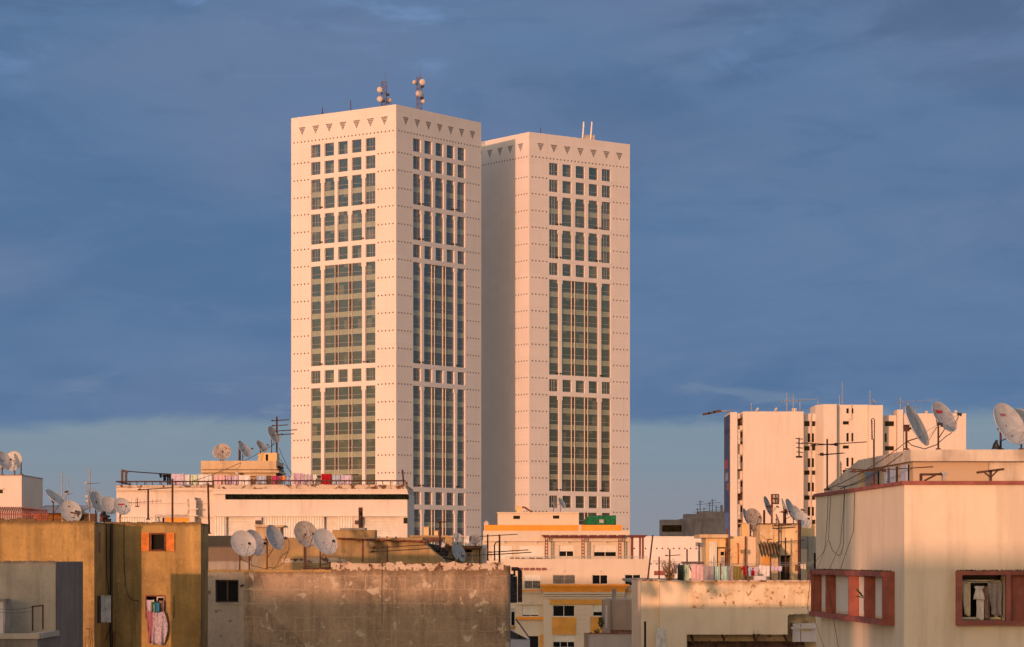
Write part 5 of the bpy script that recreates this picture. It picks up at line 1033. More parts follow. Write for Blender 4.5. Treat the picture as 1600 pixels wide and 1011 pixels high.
dish(713, 862, 12.5, Yg-2.5, 62, 14, 879, 'rear narrow shaded dish low behind cement wall edge', 'dish', DG5, arm=False)
dish(720, 864, 13.2, Yg-3.5, 60, 16, 879, 'front narrow shaded dish with long feed arm low behind cement wall', 'dish', DG5)
dish(710, 850, 5, Yg-1, 40, 20, 860, 'little grey dish tucked beneath the small sunlit dish', 'dish', DG5, arm=False)
aerial(687.5, 813, 868, Yg-2, 'bare rusty mast with top hook before tower foot windows', [(816, 80, .5, 3, .4, 0)], .06)
Ye = 160
aerial(762, 835, 876, Ye, 'rusty mast with beaded long boom beside cream building corner', [(837.5, 92, 2.6, 14, .25, 0)], .05)
aerial(780.5, 835, 879, Ye-2, 'rusty mast with two raised booms beside cream building corner', [(866, 78, 2.8, 12, .3, 0), (862, 72, 2.6, 12, .3, 0)], .055)
cablething([P(773, 876, Ye), P(772.5, 852, Ye), P(775, 847, Ye), P(780, 846, Ye)], .045, 'rusty hooked vent pipe between two masts by cream building', 'pipe', 'vent_pipe', M['rust'], n=6)
aerial(738, 864, 878, Yg-3.2, 'small white yagi lying low behind cement wall parapet', [(868, 78, 2.2, 6, .5, 1)], .03, 'alu')
pl = empty('plank_pile', P(815, 873, 299), 'thin row of rusty planks on the cream terrace edge', 'planks')
for a, b in ((797, 803), (805, 812), (815, 820), (827, 836), (838, 848)):
    mb = MB(); mb.box(PX(a, 300.6), PX(b, 300.6), 300.5, 300.9, PZ(873.3, 300), PZ(873.3, 300)+.18); build(mb, 'plank', M['rust'], pl)

# ------------------------------------------------------------------ laundry terrace building
Y = 150; la = empty('yellow_terrace_building', (PX(1130, Y), Y, 0), 'flaking yellow plaster building whose terrace wall carries the washing', 'building')
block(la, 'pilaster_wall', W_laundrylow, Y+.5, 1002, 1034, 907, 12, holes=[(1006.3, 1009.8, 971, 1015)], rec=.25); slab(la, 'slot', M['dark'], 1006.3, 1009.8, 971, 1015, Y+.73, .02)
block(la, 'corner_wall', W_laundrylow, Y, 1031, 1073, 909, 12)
slab(la, 'corner_coping', W_cope, 1001, 1032, 905.5, 907.6, Y+.35, 12); slab(la, 'corner_coping', W_cope, 1030.4, 1073, 907.4, 909.4, Y-.12, 1)
xa, xb = PX(1073, Y), PX(1270, Y); zt, zj, zb = PZ(907.5, Y), PZ(951, Y), PZ(991.5, Y); xn = PX(1230.8, Y); zn = PZ(962.5, Y)
mb = MB(); y0 = Y+.05
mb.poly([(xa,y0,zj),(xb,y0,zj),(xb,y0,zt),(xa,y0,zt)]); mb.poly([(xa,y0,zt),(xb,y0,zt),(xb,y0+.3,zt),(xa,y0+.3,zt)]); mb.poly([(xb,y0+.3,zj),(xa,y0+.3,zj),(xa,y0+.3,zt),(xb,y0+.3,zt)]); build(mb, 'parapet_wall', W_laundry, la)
mb = MB(); mb.poly([(xa,y0,zb),(xn,y0,zb),(xn,y0,zj),(xa,y0,zj)])
rp = [(xn, zn)]
for i in range(13): rp.append((xn+(xb-xn)*i/12, zn+.03*math.sin(i*2.1)*(0 < i < 12)+(.0 if i == 0 else .05+.025*i**.5)))
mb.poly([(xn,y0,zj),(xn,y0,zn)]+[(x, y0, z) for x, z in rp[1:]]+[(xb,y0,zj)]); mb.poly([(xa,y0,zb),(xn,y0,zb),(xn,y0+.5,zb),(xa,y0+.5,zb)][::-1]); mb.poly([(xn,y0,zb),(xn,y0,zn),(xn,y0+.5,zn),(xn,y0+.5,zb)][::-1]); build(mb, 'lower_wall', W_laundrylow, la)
mb = MB()
for i in range(60): a = xa+(xb-xa)*i/60; mb.box(a, a+(xb-xa)/60+.01, y0-.05-.002*(i % 3), y0+.34, zt-.03-.04*rnd.random(), zt+rnd.uniform(.01, .06))
build(mb, 'parapet_capping', W_cope, la)
block(la, 'recess_wall', W_roofblk, Y+1.6, 1073, 1275, 940, 4); slab(la, 'terrace_deck', M['concrete'], 1002, 1290, 909, 913, Y+.6, 26)
mb = MB(); corr(mb, PX(1076, Y), PX(1260, Y), Y+.3, PZ(1018, Y), PZ(1003, Y), .25, .05, .9); build(mb, 'corrugated_canopy', M['brownroof'], la)
for i in range(4): 
    mb = MB(); a = PX(1082+i*49, Y); mb.bar((a, Y+1.5, PZ(992, Y)), (a+.1, Y+.5, PZ(1004, Y)), .09); build(mb, 'strut', M['brownroof'], la)
mb = MB(); x0_ = PX(1239, Y)
slab(la, 'white_box_wall', W_lilac, 1238.5, 1276, 974, 1003, Y+.55, 1); slab(la, 'white_box_ledge', W_lilac, 1236, 1276, 979.5, 982.5, Y+.42, .12); slab(la, 'brick_patch', W_roofblk, 1251, 1268, 982.6, 986, Y+.50, .045); slab(la, 'crack', M['dark'], 1250.6, 1251.4, 974.5, 1003, Y+.535, .013)
sl_ = MB(); A, B, z0, z1 = PX(1025, Y), PX(1039.5, Y), PZ(1014, Y), PZ(981, Y)
for p in ((A, A+.05, z0, z1), (B-.05, B, z0, z1), ((A+B)/2-.02, (A+B)/2+.02, z0, z1), (A+.05, B-.05, z1-.05, z1), (A+.05, B-.05, (z0+z1)/2-.02, (z0+z1)/2+.02)): sl_.box(p[0], p[1], Y-.12, Y-.06, p[2], p[3])
for i in range(20): z = z0+(z1-z0)*i/20; sl_.hexa([(A+.05,Y-.11,z),(B-.05,Y-.11,z),(B-.05,Y-.10,z),(A+.05,Y-.10,z),(A+.05,Y-.08,z+.05),(B-.05,Y-.08,z+.05),(B-.05,Y-.07,z+.05),(A+.05,Y-.07,z+.05)])
build(sl_, 'louvred_shutter', M['white'], la)
aerial(1171.5, 988, 1012, Y+.1, 'dark stick aerial leaning out below the yellow terrace wall', [(991, 65, 1.6, 6, .4, 1)], .03, px_top=1190)
# rooms on the terrace
Yh = 165; h1 = empty('yellow_roof_room', (PX(1115, Yh), Yh, PZ(910, Yh)), 'yellow corrugated roof room with narrow door on washing terrace', 'building')
block(h1, 'wall', W_hut, Yh, 1103, 1135, 840, 4, zbot=0, holes=[(1120, 1135, 855, 908)], rec=.15); slab(h1, 'roof_slab', W_pent, 1093, 1138, 835, 840.4, Yh-.6, 5)
mb = MB(); corr(mb, PX(1108, Yh), PX(1119.8, Yh), Yh-.06, PZ(910, Yh), PZ(846, Yh), .13, .025); build(mb, 'corrugated_panel', M['shutter'], h1)
slab(h1, 'door', W_hut, 1121.5, 1132.5, 857, 908, Yh+.10, .04); slab(h1, 'door_pane', M['wglass'], 1126, 1131.4, 862, 868, Yh+.085, .012); slab(h1, 'door_panel', M['steel'], 1126, 1131.4, 870, 884, Yh+.085, .012)
h2 = empty('cream_roof_room', (PX(1170, Yh), Yh, PZ(910, Yh)), 'cream roof room with rusty downpipe, between yellow room and stained block', 'building')
block(h2, 'wall', W_roofblk, Yh+.3, 1135.3, 1192, 838, 5, zbot=0); block(h2, 'cream_panel', W_cream, Yh+.1, 1165, 1184, 838, .2, pyb=884)  # cream panel set proud of the stained wall
slab(h2, 'chimney', W_hut, 1159, 1170, 818, 838.4, Yh+1, 1); slab(h2, 'chimney_ledge', W_pent, 1154, 1166, 817, 818.5, Yh+.9, 1.2); slab(h2, 'white_stack', W_white, 1181, 1192, 823, 838.4, Yh+.8, 1.4)
for px, w_, t in ((1135.2, .06, 826), (1164.6, .05, 838)):
    q = MB(); q.tube([P(px, 908, Yh-.15), P(px, t, Yh-.15)], w_, 6); build(q, 'downpipe', M['rust'], h2)
q = MB(); q.tube([P(1151, 849, Yh+.2), P(1153, 849, Yh+.2), P(1153, 881, Yh+.2), P(1149, 881, Yh+.2)], .035, 5); build(q, 'wall_pipe', M['shutterwood'], h2)
Yk = 162; h3_ = empty('stained_roof_block', (PX(1218, Yk), Yk, PZ(910, Yk)), 'tall stained roof block with dark doorway, crowded with dishes', 'building')
o, hs = block(h3_, 'wall', W_roofblk, Yk, 1188, 1248.5, 819, 5, zbot=0, holes=[(1219.7, 1235, 868, 909)], rec=.5); slab(h3_, 'doorway', M['dark'], 1219.7, 1235, 868, 909, Yk+.47, .03); slab(h3_, 'door_frame', W_roofblk, 1235.2, 1238.3, 864, 909, Yk-.05, .05); slab(h3_, 'lintel', W_roofblk, 1217, 1238.3, 864, 867.6, Yk-.06, .06); slab(h3_, 'roof_edge', M['brownroof'], 1187.5, 1249, 817.6, 819.4, Yk-.12, 5.2)
slab(h3_, 'panel_moulding', W_roofblk, 1207.5, 1226, 828, 829, Yk-.05, .05); slab(h3_, 'panel_moulding', W_roofblk, 1207.5, 1208.5, 829, 857, Yk-.05, .05)
q = MB(); q.tube([P(1249, 909, Yk-.1), P(1249, 812, Yk-.1)], .1, 6); build(q, 'downpipe', M['darkrust'], h3_)
aw = empty('corrugated_awning', P(1200, 868, Yk-2), 'rusty corrugated awning on one post over the washing terrace', 'awning')
mb = MB(); n = 44; rows = [[], []]
for i in range(n+1):
    s_ = i/n; o_ = .1*math.cos(s_*6*2*math.pi)
    rows[0].append(P(1188.5+29*s_, 869-2*s_, Yk-1.8)+Vector((0, -o_*.5, o_))); rows[1].append(P(1183.5+30*s_, 848+.5*s_, Yk-.05)+Vector((0, -o_*.5, o_)))
mb.grid(rows, 0, True); build(mb, 'sheet', plain('asbestos_sheet', (.22, .14, .07), .9, var=.5, scale=2), aw)
q = MB(); q.tube([P(1204, 909, Yk-1.7), P(1204, 867, Yk-1.7)], .05, 6); build(q, 'post', M['rust'], aw)
q = MB(); q.tube([P(1199, 848, Yk-.1), P(1199.5, 843, Yk-.1), P(1203, 842.5, Yk-.1), P(1206, 843, Yk-.1)], .03, 5); build(q, 'bracket', M['rust'], aw)
slab(h3_, 'lower_niche', M['ochre'], 1190, 1202, 870, 884, Yk-.02, .015)
h4_ = empty('grey_shaded_roof_room', (PX(1262, 168), 168, PZ(910, 168)), 'shaded grey-green roof room at the east end of washing terrace', 'building')
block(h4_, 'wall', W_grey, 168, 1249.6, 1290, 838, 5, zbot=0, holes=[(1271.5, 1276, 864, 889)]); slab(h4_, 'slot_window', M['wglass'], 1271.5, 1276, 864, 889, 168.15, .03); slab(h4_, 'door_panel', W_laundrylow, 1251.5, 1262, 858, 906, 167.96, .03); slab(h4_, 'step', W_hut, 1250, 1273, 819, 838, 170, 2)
q = MB(); q.tube([P(1262.5, 838, 167.9), P(1262.5, 908, 167.9)], .04, 5); build(q, 'pipe', M['steel'], h4_)
DG6 = 'satellite dishes on the stained roof block'
YY = 164
dish(1165.5, 806.5, 12.5, YY+2, 68, 18, 838, 'narrow blue dish behind round pale dish at cream roof room chimney', 'dish', DG6, base_px=1172)
dish(1178, 808, 14.8, YY+.3, 30, 24, 838, 'round pale dish with rusty lower rim beside cream roof room chimney', 'dishrust', DG6, base_px=1173)
dish(1199.5, 790, 15.2, YY, 68, 18, 819, 'narrow blue dish west of the post with square dish', 'dish', DG6, base_px=1206)
dish(1226.5, 792, 14, YY+.8, 80, 20, 819, 'very thin edge-on dish beside the narrow pair on stained block', 'dish', DG6, base_px=1225, arm=False)
dish(1236, 796, 17.5, YY, 64, 22, 819, 'large narrow blue dish in middle of east dish cluster', 'dish', DG6, base_px=1228)
dish(1243.5, 801, 11.5, YY-.6, 44, 20, 819, 'small blue-grey dish overlapping large narrow dish', 'dish', DG6, base_px=1240)
dish(1254.5, 812, 14.5, YY-1.6, 30, 30, 838, 'pale dish with long feed arm at east corner of stained block', 'dishw', DG6, base_px=1249)
dish(1215.5, 811, 8.2, YY-.4, 78, 20, 819, 'small dark edge-on dish low on stained block roof', 'dishmesh', DG6, arm=False)
dish(1175, 824, 7, YY+1, 55, 24, 838, 'little blue dish low behind rusty rimmed pale dish', 'dish', DG6, arm=False)
gd = empty('square_dish', P(1206, 819, YY), 'square mesh dish on an orange painted post above stained block', 'satellite dish', DG6)
q = MB(); q.tube([P(1206, 819, YY), P(1206, 772, YY)], .06, 7); build(q, 'post', M['rust'], gd)
mb = MB(); gq = [[P(1206.5+11*i/6, 772.5+14.5*j/6, YY-.15)+Vector((0, .18*((i/6-.5)**2*4+(j/6-.5)**2*4), 0)) for i in range(7)] for j in range(7)]; mb.grid(gq, 0, True); build(mb, 'reflector', plain('tan_mesh', (.42, .33, .25), .8, var=.3, scale=12), gd)
mb = MB(); 
for e in ([r_[0] for r_ in gq], [r_[-1] for r_ in gq], gq[0], gq[-1], [r_[3] for r_ in gq]): mb.tube([p+Vector((0, -.01, 0)) for p in e], .03, 5)
build(mb, 'rim', M['darkrust'], gd); mb = MB(); mb.tube([P(1206, 779, YY-.1), P(1215, 779, YY-.7)], .04, 5); build(mb, 'feed_arm', M['darkrust'], gd)
for px, t, bt, yy, lab, bm in ((1194, 797, 819, YY+.2, 'thick rusted mount post between two narrow dishes on stained block', []), (1225.2, 797, 819, YY-.3, 'thick rusted double mount post amid east dish cluster', [(800, 60, .8, 3, .3, 0)]), (1217, 815, 909, Yk-.4, 'long rusty mast against the stained block front', [(825, 75, 1.4, 6, .4, 0), (821, 120, 1.2, 6, .4, 0)]), (1227.5, 840, 909, Yk-1, 'rusty mast with beaded boom before dark doorway', [(846, 92, 1.7, 12, .3, 0)]), (1073.5, 858, 908, 156, 'rusty washing post with diagonal stay on terrace', []), (1046.5, 858, 908, 158, 'slim rusty post above the dry bush', [(868, 90, .9, 5, .3, 0)]), (1012, 836, 906, 151, 'leaning rusty mast at terrace west corner', [])):
    aerial(px, t, bt, yy, lab, bm, .07 if t in (797,) else .045, px_top=1020 if px == 1012 else px)
cablething([P(1075, 878, 156), P(1087, 909, 155.8)], .04, 'diagonal rusty stay of the washing post', 'stay', 'post_stay', M['darkrust'], n=5)
for px, t, lab in ((1030, 858, 'shorter rusty pole at terrace west side before podium'), (1126, 868, 'slim bent pole in middle of washing terrace'), (1145, 868, 'grey wooden post in middle of washing terrace'), (1166.5, 871, 'slim rusty washing pole near red garment'), (1262.5, 880, 'thin grey washing pole at terrace east end')):
    cablething([P(px, 908, 154.5), P(px, t+12, 154.5)], .05, lab, 'pole', 'washing_pole', M['rust'] if px != 1145 else M['concrete'], 'washing poles on the terrace', 5)
for k in range(3): cablething(sag(P(1020, 876+k*2, 154.6), P(1272, 878+k*2.5, 154.6), .12, 12), .01, ['upper thin washing line across the terrace', 'middle thin washing line across the terrace', 'lower thin washing line across the terrace'][k], 'washing line', 'washing_line', M['steel'], 'washing lines on the terrace')
sp_ = empty('street_speaker', P(1092.5, 880, 158), 'old horn loudspeaker on post in front of white podium', 'loudspeaker'); q = MB(); q.tube([P(1092.5, 884, 158), P(1092.5, 848, 158)], .07, 6); build(q, 'post', M['concrete'], sp_); q = MB(); c = P(1095, 851, 157.9); q.tube([c+Vector((-.15, .2, 0)), c, c+Vector((.12, -.25, 0))], [.06, .12, .16], 10); build(q, 'horn', M['concrete'], sp_); q = MB(); q.box(c.x-.3, c.x-.1, 157.8, 158.1, c.z-.1, c.z+.14); build(q, 'driver_box', M['concrete'], sp_)
# dry bush and terrace clutter
bt = empty('dry_bush', P(1048, 908, 153), 'dry twiggy bush at the west end of washing terrace', 'plant'); mb = MB()
for i in range(90):
    a = P(1046+rnd.uniform(-6, 6), 908, 153+rnd.uniform(-.4, .4)); b = P(1046+rnd.uniform(-13, 13), 872+rnd.uniform(0, 20), 153+rnd.uniform(-.6, .6)); m_ = a.lerp(b, .5)+Vector((rnd.gauss(0, .12), rnd.gauss(0, .1), 0)); mb.tube([a, m_, b], [.016, .012, .006], 4)
build(mb, 'twigs', plain('dry_twig', (.25, .15, .07), .95, var=.4), bt)
slab(empty('red_plank', P(1030, 900, 152.5), 'dark red board leaning at terrace west end', 'board'), 'board', M['redpaint'], 1022, 1040, 892, 899, 152.5, .06)
bx_ = empty('wooden_table', P(1085, 879, 157), 'rough bench top below the horn loudspeaker on terrace', 'table'); slab(bx_, 'top', M['brownroof'], 1066, 1100, 877.5, 881, 157, 1); 
for px in (1068, 1098): slab(bx_, 'leg', M['brownroof'], px-.8, px+.8, 881, 909, 157.2, .1)
slab(empty('pale_crate', P(1186, 907, 153.4), 'pale plastic crate on terrace wall below the washing', 'crate'), 'side', W_lilac, 1178.5, 1197, 900, 906.5, 153.4, .5)
GL = 'washing on the yellow building terrace'; YL = 154.5
wash = [(1058.5, 1069.5, 882, 907, 'darkgreen', 'sheet', 'towel', 'dark green towel at west end of terrace washing', 'laundry'), (1053, 1059, 881, 896, 'lilac', 'shirt', 'shirt', 'small pale top beside dark green towel', 'clothing'), (1068.5, 1077, 882, 908, 'mint', 'sheet', 'towel', 'pale mint towel between dark green towel and pink sheet', 'laundry'), (1080, 1098.5, 881.5, 908, 'pink', 'sheet', 'bed_sheet', 'pink and white sheet on terrace line', 'laundry'), (1098.5, 1116, 884, 907.5, 'grey', 'sheet', 'blanket', 'plain grey blanket between pink sheet and aqua curtain', 'laundry'), (1116, 1125.5, 884, 908, 'aqua', 'sheet', 'curtain', 'first aqua curtain, beside grey blanket', 'laundry'), (1126.5, 1136.5, 884, 908, 'aqua', 'sheet', 'curtain', 'second aqua curtain, beside grey trousers', 'laundry'), (1134.5, 1146, 884, 908, 'grey', 'trousers', 'trousers', 'grey trousers on terrace line beside aqua curtain', 'clothing'), (1146, 1158.5, 884.5, 908, 'olive', 'sheet', 'blanket', 'olive blanket between grey trousers and red garment', 'laundry'),
 (1157.5, 1172, 884, 898, 'red', 'shirt', 'shirt', 'bright red shirt on terrace line', 'clothing'), (1168, 1176, 885, 900, 'blue', 'shirt', 'shirt', 'pale blue top partly behind red shirt', 'clothing'), (1172.5, 1179, 887, 899, 'red', 'sheet', 'scarf', 'small dark red cloth between two pale tops', 'clothing'), (1177, 1185.5, 885, 901, 'lilac', 'shirt', 'shirt', 'lilac top right of small dark red cloth', 'clothing'), (1184, 1196, 883, 897, 'white', 'shirt', 'shirt', 'short white shirt on terrace line beside long white one', 'clothing'), (1193, 1203, 884, 902, 'white', 'sheet', 'towel', 'long white towel beside rusty awning post', 'laundry'), (1205, 1222, 884.5, 892.5, 'lilac', 'sheet', 'towel', 'short pale lilac towel in front of dark doorway', 'laundry'), (1242, 1247, 882, 892, 'brown', 'trousers', 'trousers', 'small brown garment east of dark doorway', 'clothing'), (1251, 1254.5, 881, 889, 'white', 'sheet', 'cloth', 'tiny white cloth nearest the brown garment', 'laundry'), (1255.5, 1259, 881, 889.5, 'cream', 'sheet', 'cloth', 'tiny cream cloth, last on the terrace line', 'laundry')]
for i, (a, b, t, bt_, m_, shp, nm, lab, cat) in enumerate(wash): cloth(a, b, t, bt_, YL+(i % 2)*.1, FB[m_], nm, lab, cat, GL, shp, .05, seed=i+50)

# ------------------------------------------------------------------ white building, east
Y = 70; rb = empty('white_corner_building', (PX(1413, Y), Y, 0), 'smooth white corner building with red coping and red framed window boxes', 'building')
A = Vector((PX(1413, Y), Y, 0)); dv = Vector((-.052, .9986, 0)).normalized(); nv = Vector((-dv.y, dv.x, 0))      # west face runs along dv, faces nv
LEN = 14.05; zt = PZ(757.5, Y); xr = PX(2150, Y)
fh = hole(1501.5, 1570, 898, 969.5, Y); fh2 = hole(1577, 1648, 898, 969.5, Y)
mb = MB(); mb.wall(lambda s, z, d: Vector((A.x+s, Y+d, z)), xr-A.x, 0, zt, [(h[0]-A.x, h[1]-A.x, h[2], h[3]) for h in (fh, fh2)], .6)
B_ = A+dv*LEN
mb.poly([B_, A, A+Vector((0, 0, zt)), B_+Vector((0, 0, zt))]); C_ = Vector((xr, B_.y, 0)); mb.poly([C_, B_, B_+Vector((0, 0, zt)), C_+Vector((0, 0, zt))]); mb.poly([A+Vector((0,0,zt)), Vector((xr,Y,zt)), C_+Vector((0,0,zt)), B_+Vector((0,0,zt))]); mb.poly([Vector((xr,Y,0)), C_, C_+Vector((0,0,zt)), Vector((xr,Y,zt))])
build(mb, 'wall', W_right, rb)
mb = MB(); zc0, zc1 = zt, PZ(751.5, Y)
mb.obox(A+nv*.07+Vector((0, -.07, zc0)), Vector((xr-A.x+.1, 0, 0)), Vector((0, .35, 0)), Vector((0, 0, zc1-zc0))); mb.obox(A+nv*.07+dv*.28+Vector((0, 0, zc0)), dv*(LEN-.2), -nv*.35, Vector((0, 0, zc1-zc0-.003))); build(mb, 'coping', M['redpaint'], rb)
# west face window box
zb0, zb1 = PZ(977, 71.3), PZ(893, 71.3); t0, t1, D_ = 1.3, 13.1, .32; up = Vector((0, 0, 1)); bx = empty  # box on the west face
fm = MB(); o_ = A+nv*.002
def wf(t, out, z): return o_+dv*t+nv*out+Vector((0, 0, z))
fm.obox(wf(t0-.02, 0, zb1-.14), dv*(t1-t0+.04), nv*(D_+.05), up*.14); fm.obox(wf(t0-.02, 0, zb0), dv*(t1-t0+.04), nv*(D_+.05), up*.14)
fm.obox(wf(t0, 0, zb0+.14), dv*.14, nv*D_, up*(zb1-zb0-.28)); fm.obox(wf(t1-.14, 0, zb0+.14), dv*.14, nv*D_, up*(zb1-zb0-.28))
build(fm, 'window_box', M['redpaint'], rb)
for t in (4.05, 6.5, 10.4):
    q = MB(); q.obox(wf(t, .001, zb0+.141), dv*.12, nv*(D_-.02), up*(zb1-zb0-.282)); build(q, 'fin', M['redpaint'], rb)
for a, b in ((1.6, 3.9), (4.3, 6.4), (6.8, 10.2), (10.7, 12.8)):
    q = MB(); q.obox(wf(a, .003, zb0+.2), dv*(b-a), nv*.02, up*(zb1-zb0-.4)); build(q, 'panel', M['shutter'], rb)
# front window box
fz0, fz1 = PZ(977, Y), PZ(892, Y); xa, xb = PX(1493, Y), PX(1656, Y); fm = MB(); yf = Y-.22
fm.box(xa, xb, yf, Y-.002, fz1-.11, fz1); fm.box(xa, xb, yf, Y-.002, fz0, fz0+.13); fm.box(xa, fh[0]+.0, yf, Y-.002, fz0+.13, fz1-.11); fm.box(fh[1], fh2[0], yf, Y-.002, fz0+.13, fz1-.11); fm.box(fh2[1], xb, yf, Y-.002, fz0+.13, fz1-.11); build(fm, 'window_box', M['redpaint'], rb)
q = MB(); q.box(fh2[0], fh2[1], Y+.05, Y+.1, fh2[2], fh2[3]); build(q, 'panel', M['redpaint'], rb)
wo = window(rb, fh, Y, 'dark', rec=.6)
fm = MB(); a, b, c, d = fh
for q in ((a+.03, b-.03, d-.22, d-.14), (a+.03, b-.03, c+.02, c+.08), (b-.20, b-.10, c+.08, d-.22), (a+.01, a+.03, c, d)): fm.box(q[0], q[1], Y+.42, Y+.52, q[2], q[3])
build(fm, 'frame', M['shutter'], wo)
# grime tufts on box tops
for nm, pts in (('front', [(xa+(xb-xa)*rnd.random(), yf+.2*rnd.random(), fz1) for _ in range(260)]), ('side', [tuple(wf(rnd.uniform(t0, t1), rnd.uniform(.02, D_), zb1)) for _ in range(420)])):
    mb = MB()
    for p in pts:
        p = Vector(p); h_ = rnd.uniform(.01, .05); a = Vector((rnd.uniform(-.03, .03), rnd.uniform(-.03, .03), 0)); mb.poly([p-a, p+a, p+Vector((rnd.uniform(-.02, .02), 0, h_))])
    tag(build(mb, 'moss', plain('moss_'+nm, (.07, .05, .025), .95, var=.4), rb), kind='stuff')
GF = 'laundry inside the front window box'; yl = Y+.22
cloth(1502.5, 1516, 909, 962, yl, FB['cream'], 'shirt', 'cream shirt hanging at west side of front window box', 'clothing', GF, 'drape', .05, 0, 71)
cloth(1520, 1539, 915, 937, yl-.05, FB['white'], 'blouse', 'white blouse in middle of front window box', 'clothing', GF, 'dress', .04, 0, 72)
cloth(1525.5, 1537, 934, 968, yl, FB['white'], 'towel', 'narrow white towel under the white blouse', 'laundry', GF, 'sheet', .05, 0, 73)
cloth(1535, 1547, 914, 967, yl+.03, FB['leopard'], 'scarf', 'spotted brown scarf in front window box', 'clothing', GF, 'sheet', .05, 0, 74)
cloth(1543, 1566, 908, 962, yl-.02, FB['grey'], 'robe', 'grey robe at east side of front window box', 'clothing', GF, 'drape', .06, 0, 75)
cablething(sag(Vector((fh[0], yl, PZ(906, Y))), Vector((fh[1], yl, PZ(905, Y))), .06, 10), .008, 'thin washing line strung across the front window box', 'washing line', 'washing_line')
pc = wf(4.75, .18, PZ(935, 75)); pt_ = empty('spiky_plant', pc-Vector((0, 0, .35)), 'small spiky plant in a cell of the west window box', 'plant')
mb = MB()
for i in range(16):
    a = rnd.uniform(0, 6.28); e = Vector((math.cos(a)*.32, math.sin(a)*.3, rnd.uniform(-.12, .36))); sd = Vector((-e.y, e.x, .05)).normalized()*.018; mb.poly([pc-sd, pc+e*.55+sd*1.2+Vector((0,0,.03)), pc+e, pc+e*.5-sd])
build(mb, 'leaves', M['leaf'], pt_); q = MB(); q.tube([pc-Vector((0, 0, .35)), pc], .02, 5); build(q, 'stem', M['brownroof'], pt_)
# upper storey and overhanging slab
Yu = 76.0; A2 = Vector((PX(1423, Yu), Yu, 0)); ztop, zbt = PZ(702.5, Yu), PZ(720.5, Yu); xr2 = xr-.3; L2 = 8.3
mb = MB(); b0 = A2+dv*L2; v = Vector
mb.hexa([v((A2.x,Yu,zbt)), v((xr2,Yu,zbt)), v((xr2,Yu+9,zbt)), v((b0.x,b0.y,zbt)), v((A2.x,Yu,ztop)), v((xr2,Yu,ztop)), v((xr2,Yu+9,ztop)), v((b0.x,b0.y,ztop))]); build(mb, 'roof_slab', W_rslab, rb)
c0 = A2+dv*14.7; zl = PZ(767, c0.y); mb = MB()
mb.hexa([v((b0.x,b0.y,zl-.2)), v((xr2,b0.y,zl-.2)), v((xr2,c0.y,zl-.2)), v((c0.x,c0.y,zl-.2)), v((b0.x,b0.y,ztop-.004)), v((xr2,b0.y,ztop-.004)), v((xr2,c0.y,zl+.05)), v((c0.x,c0.y,zl+.05))]); build(mb, 'lean_to_roof', W_rslab, rb)
A3 = A2+Vector((.12, .35, 0)); mb = MB(); zu0 = zt-.02
xj = PX(1548, Yu)
mb.poly([v((A3.x,A3.y,zu0)), v((xj,A3.y,zu0)), v((xj,A3.y,zbt)), v((A3.x,A3.y,zbt))]); e3 = A3+dv*7.6; mb.poly([v((e3.x,e3.y,zu0)), v((A3.x,A3.y,zu0)), v((A3.x,A3.y,zbt)), v((e3.x,e3.y,zbt))]); build(mb, 'upper_wall', W_right, rb)
mb = MB(); mb.poly([v((xj,A3.y+.06,zu0)), v((xr2,A3.y+.06,zu0)), v((xr2,A3.y+.06,zbt)), v((xj,A3.y+.06,zbt))]); build(mb, 'upper_stained_wall', W_rslab, rb)
def wallt(px): return None
nn = nv
for t_a, t_b, zt_px, mat_ in ((.5, 1.35, 726, 'blue'), (2.2, 3.9, 729, 'both'), (5.1, 7.2, 735, 'dark')):
    p = A3+dv*t_a+nn*.02; h_ = PZ(zt_px, p.y)-zu0
    q = MB(); q.obox(p+v((0,0,zu0)), dv*(t_b-t_a), nn*.03, v((0,0,h_))); wo = build(q, 'upper_window', M['wglass'], rb)
    if mat_ != 'dark':
        q = MB(); q.obox(p+nn*.032+v((0,0,zu0)), dv*((t_b-t_a)*(.45 if mat_ == 'both' else 1)), nn*.04, v((0,0,h_))); build(q, 'shutter', FB['blue'], wo)
    if mat_ == 'both':
        q = MB(); q.obox(p+dv*(t_b-t_a)*.8+nn*.032+v((0,0,zu0)), dv*((t_b-t_a)*.2), nn*.04, v((0,0,h_))); build(q, 'shutter', FB['blue'], wo)
DG7 = 'satellite dishes on the white corner building'
rz_ = 702.5
dish(1433, 664.5, 34.5, Yu+1.4, 63, 26, rz_, 'narrow shaded dish on a rusty post, nearest slab corner of white corner building', 'dish', DG7, base_px=1417)
dish(1475.5, 651, 27, Yu+2.2, 46, 30, rz_, 'pale dish with red lettering and long feed arm on white corner building', 'dish', DG7, logo=[(-.45, .32, .11, .19), (-.33, .32, .11, .19), (-.21, .32, .11, .19), (-.09, .32, .11, .19), (.03, .32, .11, .19), (.16, .35, .10, .15)], base_px=1467)
dish(1578, 662, 35.5, Yu+1.2, 42, 26, rz_, 'largest pale dish with thin lettering, near the east edge', 'dishw', DG7, logo=[(-.30, .44, .46, .015), (-.28, .47, .03, .09), (-.22, .47, .03, .09), (-.16, .47, .03, .09), (-.10, .47, .03, .09), (-.04, .47, .03, .09), (.02, .47, .03, .09), (.08, .47, .03, .09)], base_px=1565)
dish(1602, 662, 26, Yu+3, 40, 26, rz_, 'dish cut by picture edge behind the largest pale dish', 'dish', DG7)
q = MB(); q.grid([[P(1556.5+1.2*math.sin(i)*(j/5), 701.5-14*i/8, Yu+1)+Vector((.07*(1-i/9)*math.cos(j*1.26+.4)*2-.0, .1*math.sin(j*1.26), 0)) for j in range(5)] for i in range(9)], 0, True, True); single(q, 'plastic_bag', M['black'], 'black plastic bag tied at foot of the largest pale dish', 'bag')
